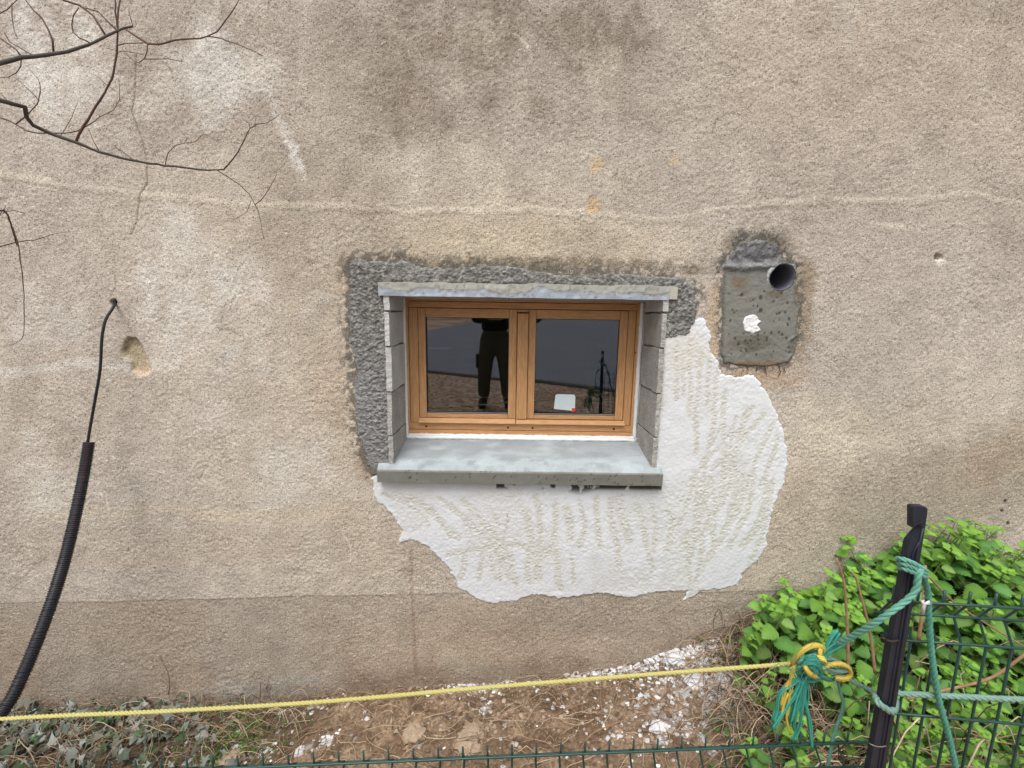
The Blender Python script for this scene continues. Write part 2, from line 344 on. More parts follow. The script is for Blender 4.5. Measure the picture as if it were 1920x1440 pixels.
# opening (the lintel, sill and blocks follow its slight tilt)
TILT = R(-0.85)
OX0, OX1 = P(737, 720).x, P(1233, 720).x
OZ1, OZ0 = P(960, 557).z, P(960, 872).z
def in_open(x, z, g=.012):
    xm = (OX0 + OX1) / 2; k = math.tan(TILT)
    zz = z - (x - xm) * k
    return (x > OX0 - g) & (x < OX1 + g) & (zz > OZ0 - .02) & (zz < OZ1 + .02)
PIPE = P(1465, 520); PIPE_R = .062

house = thing('house', 'house wall in rough beige render with a small wooden basement window being patched in', 'house', (0, 0, P(960, 1290).z))
def grid_patch(name, xs, zs, keep, H, C, mat, y_off=0., parent=house):
    X, Z = np.meshgrid(xs, zs); nx, nz = len(xs), len(zs)
    h = H(X, Z); col = C(X, Z); k = keep(X, Z)
    cell = k[:-1, :-1] & k[1:, :-1] & k[:-1, 1:] & k[1:, 1:]
    idx = np.arange(nx * nz).reshape(nz, nx)
    f = np.stack([idx[:-1, :-1][cell], idx[:-1, 1:][cell], idx[1:, 1:][cell], idx[1:, :-1][cell]], 1)
    used = np.unique(f); rm = np.full(nx * nz, -1); rm[used] = np.arange(len(used))
    v = np.stack([X.ravel(), y_off - h.ravel(), Z.ravel()], 1)[used]
    return raw(name, v, rm[f], mat, parent, col=col.reshape(-1, 3)[used])
def steps(a, b, fa, fb, s, cs):                     # fine between fa and fb, coarse outside
    return np.unique(np.round(np.concatenate([np.arange(a, fa, cs), np.arange(fa, fb, s), np.arange(fb, b + cs, cs)]), 5))
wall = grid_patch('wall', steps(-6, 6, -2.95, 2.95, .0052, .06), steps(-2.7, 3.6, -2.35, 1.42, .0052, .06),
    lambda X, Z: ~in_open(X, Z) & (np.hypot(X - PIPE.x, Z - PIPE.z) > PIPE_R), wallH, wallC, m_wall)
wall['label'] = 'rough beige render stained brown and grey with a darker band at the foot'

def poly(pts): return [(P(a, b).x, P(a, b).z) for a, b in pts]
def patch(name, pts, res, mat, thick, C, extra=None, keep=None, edge=.010, en=.012, es=.03, soft=.010, label=None):
    pg = poly(pts); xs = np.arange(min(p[0] for p in pg) - .05, max(p[0] for p in pg) + .05, res)
    zs = np.arange(min(p[1] for p in pg) - .05, max(p[1] for p in pg) + .05, res)
    X, Z = np.meshgrid(xs, zs)
    D = sdf(pg, X, Z) + (fbm(X, Z, es, 4, 200 + len(pts)) - .5) * 2 * en + (vn(X, Z, .009, 7) - .5) * en * .5
    ex = extra(X, Z, D) if extra else 0
    hh = wallH(X, Z) * .6 - .005 + (thick + .005) * sst(-.002, soft, D) + ex
    cc = C(X, Z, D)
    K = D > -edge
    if keep is not None: K &= keep(X, Z)
    o = grid_patch(name, xs, zs, lambda a, b: K, lambda a, b: hh, lambda a, b: cc, mat)
    if label: o['label'] = label
    return o

# grey rough cement round the window
CEM = [(655, 492), (668, 485), (700, 490), (738, 492), (752, 484), (768, 492), (790, 500), (840, 503), (900, 497), (960, 500), (1010, 508), (1080, 516), (1140, 512), (1200, 514), (1250, 520),
       (1282, 520), (1300, 540), (1307, 565), (1306, 600), (1290, 630), (1225, 640), (1225, 540), (740, 530), (742, 862), (735, 880), (712, 892), (696, 890), (685, 850), (668, 810), (664, 760), (668, 700), (655, 640), (652, 560)]
def cemC(X, Z, D):
    PX, PY = to_px(X, Z); g = fbm(X, Z, .012, 3, 211)
    c = mix(lin(110, 109, 105), lin(148, 147, 144), sst(.3, .75, g))
    c = mix(c, lin(142, 142, 144), .5 * sst(600, 760, PY) * sst(760, 700, PX))
    c = mix(c, lin(92, 90, 84), .7 * sst(.018, 0, D) * sst(.3, .6, fbm(X, Z, .06, 2, 212)))
    c = mix(c, lin(112, 108, 94), .8 * px_blob(PX, PY, 700, 885, 28, 16, 0, 213, .3))
    return c
patch('cement_surround', CEM, .0036, m_cement, .009, cemC, keep=lambda X, Z: ~in_open(X, Z, .004),
      extra=lambda X, Z, D: ((fbm(X, Z * 1.3, .013, 3, 221) - .45) * .013 + (fbm(X, Z * 1.8, .007, 2, 222) - .5) * .009) * sst(.002, .03, D) * (1 - .8 * px_blob(*to_px(X, Z), 765, 505, 34, 14, -15, 5, .3)) * (1 - .9 * px_blob(*to_px(X, Z), 700, 880, 34, 20, 0, 5, .2)),
      label='grey roughcast cement left, above and right of the window')

# white plaster
WHT = [(1226, 634), (1240, 618), (1262, 608), (1288, 604), (1300, 596), (1322, 597), (1334, 622), (1330, 650), (1348, 680), (1352, 700), (1380, 708), (1398, 703), (1412, 704), (1436, 732), (1456, 772),
       (1472, 815), (1478, 870), (1470, 905), (1452, 945), (1442, 985), (1438, 1025), (1418, 1055), (1392, 1076), (1384, 1098), (1340, 1106), (1312, 1108), (1284, 1128), (1276, 1124), (1290, 1108), (1230, 1112), (1180, 1122),
       (1120, 1112), (1060, 1124), (1000, 1116), (960, 1128), (930, 1132), (900, 1124), (878, 1112), (858, 1104), (850, 1082), (838, 1062), (812, 1036), (800, 1022), (768, 1014), (748, 1018), (752, 995), (735, 962), (712, 945), (700, 930), (697, 895), (712, 870),
       (1228, 872), (1224, 800)]
ST = []
rs = random.Random(3)
def arc(x, y, ang, ln, bend, wd):                   # one trowel drag: start, heading (deg from straight down), length, bend
    pts = []; a = R(ang)
    for k in range(6):
        pts.append((x, y)); x += math.sin(a) * ln / 5; y += math.cos(a) * ln / 5; a += R(bend) / 5
    ST.append((pts, wd))
for i in range(9): arc(1240 + i * 15 + rs.uniform(-6, 6), 640 + max(0, i - 5) * 22 + rs.uniform(0, 30), rs.uniform(-6, 0), rs.uniform(70, 210), rs.uniform(-8, 8), rs.uniform(3, 6))
for i in range(9): arc(1345 + i * 14 + rs.uniform(-6, 6), 740 + abs(i - 3) * 9 + rs.uniform(0, 50), rs.uniform(-35, -12), rs.uniform(60, 150), rs.uniform(-35, 20), rs.uniform(3, 6))
for i in range(16): arc(930 + i * 27 + rs.uniform(-9, 9), 925 + rs.uniform(0, 70), rs.uniform(-4, 24) - i * .6, rs.uniform(60, 160), rs.uniform(-40, 12), rs.uniform(4, 10))
for i in range(14): arc(1300 + i * 12 + rs.uniform(-8, 8), 850 + rs.uniform(0, 50) + i * 2, rs.uniform(-12, 6), rs.uniform(90, 200), rs.uniform(-55, -25), rs.uniform(4, 8))
for i in range(8): arc(712 + i * 26 + rs.uniform(-8, 8), 915 + i * 5 + rs.uniform(-8, 14), 68 - i * 3, rs.uniform(90, 150), rs.uniform(-45, -20), rs.uniform(4, 9))
for i in range(8): arc(870 + i * 30 + rs.uniform(-10, 10), 1035 + rs.uniform(-12, 12), rs.uniform(-8, 14), rs.uniform(35, 75), rs.uniform(-10, 10), rs.uniform(4, 9))
ST.append(([(840, 1040), (900, 1030), (960, 1022), (1030, 1030)], 7))
def strokes(X, Z):
    PX, PY = to_px(X, Z); m = np.zeros(X.shape)
    jx = PX + (fbm(PX, PY, 95, 3, 231) - .5) * 26; jy = PY + (fbm(PX, PY, 60, 2, 232) - .5) * 10
    for pts, wd in ST: m = np.maximum(m, 1 - sst(wd * .4, wd * 1.4, segd(pts, jx, jy) + (fbm(PX, PY, 9, 2, 234) - .5) * 4))
    b = sst(.50, .60, fbm(PX, PY * .7, 60, 4, 233)) * .42
    return np.clip(np.maximum(m, b), 0, 1)
def whtC(X, Z, D):
    PX, PY = to_px(X, Z); s = strokes(X, Z); r = fbm(X, Z, .010, 2, 241)
    c = mix(lin(219, 221, 224), lin(204, 202, 193), s * (.6 + .4 * sst(.35, .7, r)))
    c = mix(c, lin(224, 228, 234), .6 * sst(.035, .008, D) * sst(.35, .6, fbm(X, Z, .08, 2, 242)))
    c = mix(c, lin(208, 203, 190), .5 * px_blob(PX, PY, 1285, 655, 55, 50, 0, 243, .4))
    slot = (np.abs(PX - 1085) < 155) * (PY > 897) * (1 - sst(3, 10 + 12 * np.exp(-((PX - 1085) / 22) ** 2), PY - (908 + (PX - 960) * .012))) * sst(.40, .45, fbm(PX, PY, 24, 4, 246) + .12 * (1 - np.abs(PX - 1150) / 100))
    return mix(c, lin(60, 52, 44), np.clip(slot, 0, 1) * .95)
patch('white_plaster_patch', WHT, .0036, m_white, .0055, whtC, keep=lambda X, Z: ~in_open(X, Z, .004), en=.013, es=.028, soft=.009,
      extra=lambda X, Z, D: strokes(X, Z) * ((fbm(X, Z * 1.7, .0085, 2, 251) - .5) * .0046 - .0012) + (fbm(X, Z, .09, 3, 252) - .5) * .0025 + (vn(X, Z, .006, 253) - .5) * .0016 * strokes(X, Z),
      label='fresh white plaster with trowel strokes under and right of the window')

# small sealed service opening with a pipe
BOX = [(1357, 508), (1400, 510), (1440, 508), (1492, 505), (1491, 560), (1500, 574), (1494, 610), (1496, 632), (1482, 640), (1490, 662), (1478, 680), (1440, 688), (1400, 686), (1356, 682), (1350, 660), (1354, 600), (1352, 560)]
nohole = lambda X, Z: np.hypot(X - PIPE.x, Z - PIPE.z) > PIPE_R
rs = random.Random(5); PITS = [(rs.uniform(1365, 1480), rs.uniform(545, 665), rs.uniform(1.0, 2.6)) for _ in range(70)] + [(1425, 558, 4), (1425, 582, 3.5), (1390, 553, 3), (1478, 598, 3)]
def pits(X, Z):
    PX, PY = to_px(X, Z); m = np.zeros(X.shape)
    for a, b, r in PITS: m = np.maximum(m, 1 - sst(r * .6, r * 1.2, np.hypot((PX - a), (PY - b) * .8)))
    return m
def boxC(X, Z, D):
    PX, PY = to_px(X, Z); c = mix(lin(114, 114, 107), lin(130, 130, 123), fbm(PX, PY, 60, 4, 261))
    c = mix(c, lin(120, 104, 84), .7 * px_blob(PX, PY, 1385, 532, 20, 15, 0, 262, .4))
    c = mix(c, lin(104, 92, 76), .7 * px_blob(PX, PY, 1455, 552, 22, 9, 0, 263, .4))
    c = mix(c, lin(98, 94, 82), .8 * px_blob(PX, PY, 1410, 645, 40, 18, 0, 264, .5))
    c = mix(c, lin(92, 94, 86), .7 * sst(.02, .004, D)); c = mix(c, lin(124, 98, 66), .6 * worm(PX, PY, [(1385, 682), (1470, 681)], 6, 265, 3))
    return mix(c, lin(54, 54, 48), .85 * pits(X, Z))
patch('cement_infill', BOX, .0036, m_cement2, .0055, boxC, keep=nohole, en=.006, soft=.006,
      extra=lambda X, Z, D: (fbm(X, Z, .03, 3, 271) - .5) * .004 - .0012 * pits(X, Z) + .006 * sst(.022, .010, D) * sst(0, .01, D) * .6 * (X > P(1480, 600).x), label='smooth dark grey cement filling the small opening right of the window')
CAP = [(1352, 500), (1370, 470), (1385, 452), (1410, 448), (1440, 448), (1462, 458), (1464, 482), (1480, 488), (1490, 494), (1490, 508), (1440, 509), (1356, 509)]
def capC(X, Z, D):
    PX, PY = to_px(X, Z); c = mix(lin(98, 98, 100), lin(128, 128, 130), sst(.35, .7, fbm(X, Z, .018, 3, 281)))
    c = mix(c, lin(142, 143, 142), .7 * sst(488, 498, PY + (fbm(PX, PY, 20, 2, 282) - .5) * 14)); return mix(c, lin(104, 92, 70), .6 * sst(.02, .0, D) * (PY < 485))
patch('cement_cap', CAP, .0036, m_cement, .010, capC, keep=nohole, en=.010, soft=.02, extra=lambda X, Z, D: (fbm(X, Z, .022, 3, 283) - .5) * .014 * sst(0, .02, D) + .006 * sst(492, 500, to_px(X, Z)[1]),
      label='dark cement smear above the pipe')
def blotC(X, Z, D): return mix(lin(226, 228, 230), lin(236, 236, 234), fbm(X, Z, .02, 2, 5))
patch('plaster_dab', [(1390, 606), (1394, 594), (1406, 588), (1418, 590), (1424, 600), (1428, 602), (1420, 610), (1430, 620), (1418, 624), (1408, 628), (1394, 622)], .0032, m_white, .010, blotC, en=.003, es=.01, soft=.008,
      extra=lambda X, Z, D: (fbm(X, Z, .012, 3, 291) - .5) * .008, label='white dab of plaster on the grey cement infill')
# drips of cement and chipped edge
m_drip = M('cement_drips', (.09, .088, .08), var=.1); rs = random.Random(9)
for a, b, l in ((1436, 686, 16), (1462, 684, 22), (1420, 686, 10), (1402, 686, 9), (1471, 690, 8)):
    mb = MB(); mb.tube([P(a + rs.uniform(-1, 1) * k, b + l * k / 3, -.004) for k in range(4)], [.004, .002, .002, .0018], 5); mb.build('cement_drip', m_drip, house)

# ------------------------------------------------------------------ lintel, blocks, sill, sealant (tilted with the opening)
XM = (OX0 + OX1) / 2
TM = Matrix.Translation((XM, 0, 0)) @ Matrix.Rotation(-TILT, 4, 'Y') @ Matrix.Translation((-XM, 0, 0))
def slab(name, x0, x1, y0, y1, z0, z1, mat, res=.008, C=None, disp=None, bev=.004, profile=None, parent=house):
    """long block along x with an uneven surface; profile = closed (y,z) outline"""
    prof = profile or [(y0, z0), (y0, z1), (y1, z1), (y1, z0)]
    ring = []
    n = len(prof)
    for i in range(n):
        a, b = Vector(prof[i]), Vector(prof[(i + 1) % n]); k = max(1, int((b - a).length / res))
        for j in range(k): ring.append(a.lerp(b, j / k))
    xs = np.linspace(x0, x1, max(2, int((x1 - x0) / res))); m = len(ring)
    V = []; 
    for x in xs:
        for p in ring: V.append((x, p[0], p[1]))
    V = np.array(V); cx = V.copy()
    if disp is not None: V = disp(V)
    F = [(i * m + k, i * m + (k + 1) % m, (i + 1) * m + (k + 1) % m, (i + 1) * m + k) for i in range(len(xs) - 1) for k in range(m)]
    F += [tuple(range(m - 1, -1, -1)), tuple((len(xs) - 1) * m + k for k in range(m))]
    col = C(cx) if C else np.ones((len(V), 3)) * .35
    V4 = np.c_[V, np.ones(len(V))] @ np.array(TM).T
    return raw(name, V4[:, :3], F, mat, parent, col=col, smooth=False)
LX0, LX1 = P(712, 545).x, P(1262, 545).x
LZ0, LZ1 = P(960, 559).z, P(960, 533).z
def linC(V):
    t = (V[:, 2] - LZ0) / (LZ1 - LZ0); e = .5 + (fbm(V[:, 0], V[:, 2] * 0, .13, 5, 301) - .5) * 1.1
    c = mix(lin(158, 166, 176), lin(168, 168, 160), sst(-.08, .08, t - e)); n = fbm(V[:, 0], V[:, 2] * 3, .05, 3, 302)
    c = mix(c, lin(186, 194, 204), .5 * sst(.5, .7, n) * (t < e)); return mix(c, lin(96, 100, 104), .6 * (_h((V[:, 0] * 130).astype(np.int64), (V[:, 2] * 130).astype(np.int64), 3) > .95))
def linD(V):
    V = V.copy(); t = (V[:, 2] - LZ0) / (LZ1 - LZ0); e = .5 + (fbm(V[:, 0], V[:, 2] * 0, .13, 5, 301) - .5) * 1.1
    f = V[:, 1] < .0
    V[:, 1] -= f * (.0025 * sst(-.1, .1, t - e) + (vn(V[:, 0], V[:, 2], .02, 8) - .5) * .004)
    V[:, 2] += (t > .9) * (fbm(V[:, 0], V[:, 1] * 0, .05, 3, 9) - .5) * .014 + (t < .1) * (fbm(V[:, 0], V[:, 1] * 0, .1, 2, 10) - .5) * .003; return V
slab('lintel', LX0, LX1 - .03, -.030, .30, LZ0, LZ1, m_sill, .007, linC, linD)
slab('lintel_end', LX1 - .029, LX1 + .012, -.024, .1, LZ0 + .004, LZ1 - .004, m_sill, .01, lambda V: np.ones((len(V), 3)) * lin(178, 176, 166))

# block courses of the reveals
zb = OZ0 - .05; HH = OZ1 - zb
cuts = [0, .225, .475, .725, .915, 1.0]
for side in (-1, 1):
    xe = OX0 if side < 0 else OX1
    for i in range(5):
        z0 = zb + HH * cuts[i] + .004 + (0.012 if side > 0 else 0); z1 = zb + HH * cuts[i + 1] - .005 + (.012 if side > 0 and i < 4 else 0)
        if i == 4: z1 += .01
        ins = random.uniform(-.004, .005); w_ = .022
        xa, xb = (xe - w_, xe + ins + .004) if side < 0 else (xe - ins - .004, xe + w_)
        def bd(V, s=i * 7 + (side > 0) * 50):
            V = V.copy(); V[:, 1] += (V[:, 1] < 0) * (fbm(V[:, 0] * 3, V[:, 2], .02, 2, s) - .5) * .008
            V[:, 0] += (vn(V[:, 1], V[:, 2], .03, s) - .5) * .005; V[:, 2] += (vn(V[:, 0], V[:, 1], .04, s + 1) - .5) * .006; return V
        # grain of the block
        o = slab('concrete_block', xa, xb, -.020 if i < 4 else -.024, .29, z0, z1, m_blockp if i == 4 or (side < 0 and i > 1) else m_block, .010, None, bd)
    mb = MB(); mb.box((xe - .020 if side < 0 else xe + .002, -.010, zb), (xe - .002 if side < 0 else xe + .020, .288, OZ1), TM)
    mb.build('mortar', M('mortar_joint', (.16, .155, .145), var=.2, bump=(80, .5, .004)), house)

# sill
SX0, SX1 = P(712, 890, -.045).x, P(1247, 890, -.045).x
zf = P(960, 908, -.05).z; zt = P(960, 886, -.05).z; zw = P(960, 874, -.02).z; zbk = P(960, 823, .262).z
prof = [(-.050, zf), (-.052, zt - .004), (-.048, zt + .001), (-.040, zt + .005), (-.030, zw - .001), (.0, zw + .006), (.27, zbk), (.27, zbk - .05), (.0, zf + .01), (-.02, zf)]
def sillC(V):
    c = mix(lin(146, 152, 155), lin(168, 176, 180), sst(.25, .80, fbm(V[:, 0], V[:, 1] * 2, .10, 5, 311)))
    c = mix(c, lin(150, 154, 160), .55 * sst(.48, .6, fbm(V[:, 0] * .5, V[:, 1], .06, 3, 312)) * (V[:, 1] > .05))
    c = mix(c, lin(182, 194, 198), .5 * sst(.08, .02, V[:, 1]) * sst(.35, .6, fbm(V[:, 0], V[:, 1], .05, 3, 315)))
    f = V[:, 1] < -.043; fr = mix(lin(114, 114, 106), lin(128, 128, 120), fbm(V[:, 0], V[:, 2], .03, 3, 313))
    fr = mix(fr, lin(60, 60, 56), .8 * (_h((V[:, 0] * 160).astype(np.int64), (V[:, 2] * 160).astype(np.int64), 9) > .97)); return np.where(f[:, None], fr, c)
def sillD(V):
    V = V.copy(); f = V[:, 1] > -.03; xe = 0 * V[:, 0]
    V[:, 2] += (fbm(V[:, 0], V[:, 1], .2, 3, 316) - .5) * .004
    V[:, 1] += (V[:, 1] < -.04) * (fbm(V[:, 0], V[:, 2], .09, 3, 317) - .5) * .004
    return V
def sill_shape(V):
    V = sillD(V); return V
slab('sill', SX0, SX1, 0, 0, 0, 0, m_sill, .008, sillC, sill_shape, profile=prof)

# white sealant bead between frame and masonry (frame face at y = .262)
def loc(px, py, Y):                                 # position in the untilted frame of the opening
    p = P(px, py, Y); return TM.inverted() @ p
FY = .262
FL, FR_ = loc(762, 700, FY).x, loc(1194, 700, FY).x
FT = loc(977, 562, FY).z; FB = loc(977, 816, FY).z
mb = MB(); rs = random.Random(2)
def bead(a, b, n=44):
    pts = []
    for i in range(n + 1):
        p = Vector(a).lerp(Vector(b), i / n); p += Vector((rs.uniform(-1, 1) * .0022, 0, rs.uniform(-1, 1) * .0022)); pts.append(TM @ p)
    mb.tube(pts, [.010 + rs.uniform(-.001, .0018) for _ in pts], 8)
bead((FL - .007, FY - .002, FT), (FL - .007, FY - .002, FB - .01)); bead((FR_ + .007, FY - .002, FT), (FR_ + .007, FY - .002, FB - .01))
mb.box((FL - .045, FY + .001, FB - .05), (FL + .003, FY + .03, FT + .03), TM); mb.box((FR_ - .003, FY + .001, FB - .05), (FR_ + .045, FY + .03, FT + .03), TM)
mb.box((FL - .02, FY - .010, FB - .034), (FR_ + .02, FY + .02, FB - .001), TM); bead((FL - .01, FY - .008, FB - .018), (FR_ + .01, FY - .008, FB - .018), 90)
bead((FL - .01, FY - .002, FB - .007), (FR_ + .01, FY - .002, FB - .007), 90)
mb.build('sealant', m_foam, house)

# ------------------------------------------------------------------ window (part of the house; its pieces are sub-parts)
win = bpy.data.objects.new('window', None); win.empty_display_size = .05; link(win, house); win.location = ((FL + FR_) / 2, FY, FB); reloc(win)
win['label'] = 'two-leaf window in orange brown stained wood with dark panes'
def wpart(mb, name, mat, bevel=.0015, smooth=False, label=None):
    me_o = mb.build(name, mat, None, smooth=smooth, bevel=bevel); me_o.parent = win
    me_o.matrix_parent_inverse = (Matrix.Translation(-Vector(house.location)) @ Matrix.Translation(house.location) @ Matrix.Translation(win.location)).inverted()
    if label: me_o['label'] = label
    return me_o
X_ = lambda px: loc(px, 700, FY).x
Z_ = lambda py: loc(977, py, FY).z
def pieces(name, mat, *rs_):
    for r_ in rs_:
        q_ = MB(); rect(q_, *r_); wpart(q_, name, mat)
def rect(mb, xa, xb, za, zb_, y0, y1): mb.box((min(xa, xb), y0, min(za, zb_)), (max(xa, xb), y1, max(za, zb_)), TM)
# fixed frame: head and bottom with grooves, jambs
pieces('frame_head', m_wood, (FL, FR_, Z_(556), Z_(566.5), FY + .004, FY + .07), (FL + .016, FR_ - .016, Z_(567.6), Z_(579), FY + .010, FY + .07))
pieces('frame_bottom', m_wood, (FL, FR_, Z_(808.5), Z_(816), FY, FY + .08), (FL + .012, FR_ - .012, Z_(796.5), Z_(807.6), FY + .006, FY + .08))
pieces('frame_jamb', m_woodv, (FL, X_(767), Z_(566), Z_(808), FY + .002, FY + .07), (FR_, X_(1188.5), Z_(566), Z_(808), FY + .002, FY + .07), (X_(767.8), X_(784), Z_(579.6), Z_(796), FY + .010, FY + .07), (X_(1174), X_(1187.6), Z_(579.6), Z_(796), FY + .010, FY + .07))
mb = MB(); rect(mb, FL + .004, FR_ - .004, Z_(562), Z_(813), FY + .03, FY + .05); 
g = MB()
for a, b in ((FL + .004, X_(798)), (X_(953.5), X_(1003)), (X_(1158.5), FR_ - .004)): rect(g, a, b, Z_(560), Z_(812), FY + .046, FY + .066)
rect(g, FL + .004, FR_ - .004, Z_(560), Z_(597), FY + .047, FY + .067); rect(g, FL + .004, FR_ - .004, Z_(779), Z_(812), FY + .048, FY + .068)
wpart(g, 'rebate', m_black, 0)
# sashes
for a0, a1, g0, g1 in ((784.8, 968, 798, 953.5), (990, 1173.2, 1003, 1158.5)):
    pieces('sash_stile', m_woodv, (X_(a0), X_(g0), Z_(580.2), Z_(786), FY + .014, FY + .06), (X_(g1), X_(a1), Z_(580.2), Z_(786), FY + .014, FY + .06))
    pieces('sash_rail', m_wood, (X_(g0) + .0012, X_(g1) - .0012, Z_(580.2), Z_(597), FY + .0145, FY + .06), (X_(g0) + .0012, X_(g1) - .0012, Z_(778.5), Z_(786), FY + .0145, FY + .06))
    # slim dark rubber gasket and spacer bar
    mb = MB(); e = .0028
    rect(mb, X_(g0), X_(g0) + e, Z_(597), Z_(778.5), FY + .020, FY + .058); rect(mb, X_(g1), X_(g1) - e, Z_(597), Z_(778.5), FY + .020, FY + .058)
    rect(mb, X_(g0), X_(g1), Z_(597), Z_(597) - e, FY + .021, FY + .059); rect(mb, X_(g0), X_(g1), Z_(778.5), Z_(778.5) + e, FY + .021, FY + .059)
    wpart(mb, 'gasket', M('rubber', (.03, .026, .03), rough=.6, var=0), 0)
    mb = MB(); rect(mb, X_(g0) + e, X_(g1) - e, Z_(778.5) + e, Z_(777) + e, FY + .022, FY + .026)
    wpart(mb, 'spacer_bar', M('spacer', (.35, .35, .36), rough=.4, var=0, metallic=.6), 0)
    mb = MB(); xa_, xb_ = X_(g0), X_(g1); sk_ = -.040 * (xb_ - xa_) / 2 * (g0 > 1000)
    mb.add([TM @ Vector(p_) for p_ in ((xa_, FY + .034 - sk_, Z_(778.5)), (xb_, FY + .034 + sk_, Z_(778.5)), (xb_, FY + .038 + sk_, Z_(778.5)), (xa_, FY + .038 - sk_, Z_(778.5)), (xa_, FY + .034 - sk_, Z_(597)), (xb_, FY + .034 + sk_, Z_(597)), (xb_, FY + .038 + sk_, Z_(597)), (xa_, FY + .038 - sk_, Z_(597)))], [(0,3,2,1),(4,5,6,7),(0,1,5,4),(1,2,6,5),(2,3,7,6),(3,0,4,7)])
    wpart(mb, 'pane', m_glass, 0)
# drip rails
for a, b, z in ((783.5, 967.6, 786.6), (968.6, 1176, 787.2)):
    mb = MB(); mb2 = [(-.012, Z_(795)), (-.014, Z_(793.5)), (.004, Z_(z)), (.05, Z_(z)), (.05, Z_(795))]
    xs = (X_(a), X_(b)); vs = [TM @ Vector((x, FY + y, zz)) for x in xs for y, zz in mb2]
    mb.add(vs, [(0, 1, 2, 3, 4), (9, 8, 7, 6, 5)] + [(i, (i + 1) % 5 + 0, (i + 1) % 5 + 5, i + 5) for i in range(5)][::1])
    bm_ = wpart(mb, 'drip_rail', m_wood)
# centre cover strip
mb = MB(); rect(mb, X_(969), X_(989), Z_(587.5), Z_(786), FY - .001, FY + .03); rect(mb, X_(968.6), X_(989.4), Z_(580), Z_(585.6), FY + .012, FY + .04); wpart(mb, 'cover_strip', m_woodv, .003)
for px, py, rr_ in ((797, 802.5, .0062), (954, 802.5, .0062), (1001, 802.5, .0062), (1157, 802.5, .0062), (1189.5, 658, .004)):
    mb = MB(); c = Vector((X_(px), FY + (.006 if py > 700 else .002), Z_(py))); mb.tube([TM @ (c + Vector((0, -.0008, 0))), TM @ (c + Vector((0, .002, 0)))], rr_, 10)
    wpart(mb, 'drain_hole' if py > 700 else 'knot_hole', m_black, 0)
# label stuck on the right pane
mb = MB(); pts = [(1041.5, 768), (1044, 742), (1048, 739.8), (1080, 740.5), (1082, 744), (1082.5, 771.5)]
vs = [TM @ Vector((X_(a), FY + .0315, Z_(b))) for a, b in pts]; vs += [p + Vector((0, .0008, 0)) for p in vs]
mb.add(vs, [tuple(range(6)), tuple(range(11, 5, -1))] + [(i, i + 6, (i + 1) % 6 + 6, (i + 1) % 6) for i in range(6)]); wpart(mb, 'sticker', M('sticker_paper', (.62, .70, .72), rough=.4, var=.04), 0, label='white paper sticker on the right pane')
mb = MB(); rect(mb, X_(1076.5), X_(1082.8), Z_(766), Z_(772.3), FY + .0305, FY + .0312); wpart(mb, 'sticker_corner', M('sticker_red', (.75, .06, .045), rough=.4, var=0), 0)
# dark room behind the panes
mb = MB(); x0, x1, z0, z1 = FL - .3, FR_ + .3, FB - .5, FT + .35; y0, y1 = FY + .07, 2.2
vs = [(x0,y0,z0),(x1,y0,z0),(x1,y1,z0),(x0,y1,z0),(x0,y0,z1),(x1,y0,z1),(x1,y1,z1),(x0,y1,z1)]
mb.add(vs, [(0,1,2,3),(7,6,5,4),(1,5,6,2),(2,6,7,3),(3,7,4,0)])
bx0, bx1, bz0, bz1 = FL, FR_, FB, FT
for r_ in (((x0, y0, z0), (bx0, y0, z1)), ((bx1, y0, z0), (x1, y0, z1)), ((bx0, y0, z0), (bx1, y0, bz0 + .01)), ((bx0, y0, bz1 - .01), (bx1, y0, z1))):
    (ax, ay, az), (cx_, _, cz) = r_; mb.add([(ax, ay, az), (cx_, ay, az), (cx_, ay, cz), (ax, ay, cz)], [(0, 1, 2, 3)])
mb.build('room', m_dark, house, smooth=False)

# pipe in the wall
mb = MB(); n = 40; ro, ri = PIPE_R + .003, PIPE_R - .004; pv = []; pf = []
rings = [(ro, .004), (ro - .0005, -.006), (ri + .001, -.006), (ri, .03), (ri, .12), (ri, .45)]
ax = Vector((-.10, 1, .03)).normalized(); rs = random.Random(4)
jit = [rs.uniform(-.003, .003) for _ in range(n)]
for j, (r_, y) in enumerate(rings):
    for k in range(n):
        a = 2 * math.pi * k / n
        q = Vector((PIPE.x + r_ * math.cos(a), y + (jit[k] if j in (1, 2) else 0), PIPE.z + r_ * math.sin(a))) + Vector((-.15, 0, .1)) * max(0, y); pv.append(q)
for j in range(len(rings) - 1):
    for k in range(n): pf.append((j*n+k, j*n+(k+1)%n, (j+1)*n+(k+1)%n, (j+1)*n+k))
pf.append(tuple((len(rings)-1)*n + k for k in range(n)))
raw('pipe', pv, pf, M('grey_pvc', (.085, .09, .11), rough=.5, var=.2, vs=9), house)['label'] = 'open grey plastic pipe end set in the wall'
mb = MB(); rs = random.Random(6)
pts = []; rr = []
for k in range(60):
    a = R(-30) + R(290) * k / 59; a2 = R(35) + R(200) * k / 59
    pts.append(Vector((PIPE.x + (ro + .003) * math.cos(a2), -.004, PIPE.z + (ro + .001) * math.sin(a2)))); t = 1 if 8 < k < 26 else .35
    rr.append((.0025 + .010 * math.exp(-((k - 32) / 9) ** 2)) + rs.uniform(-.001, .001))
mb.tube(pts, rr, 6); mb.build('mortar_collar', M('pale_mortar', (.50, .52, .53), var=.12, bump=(90, .6, .004)), house)

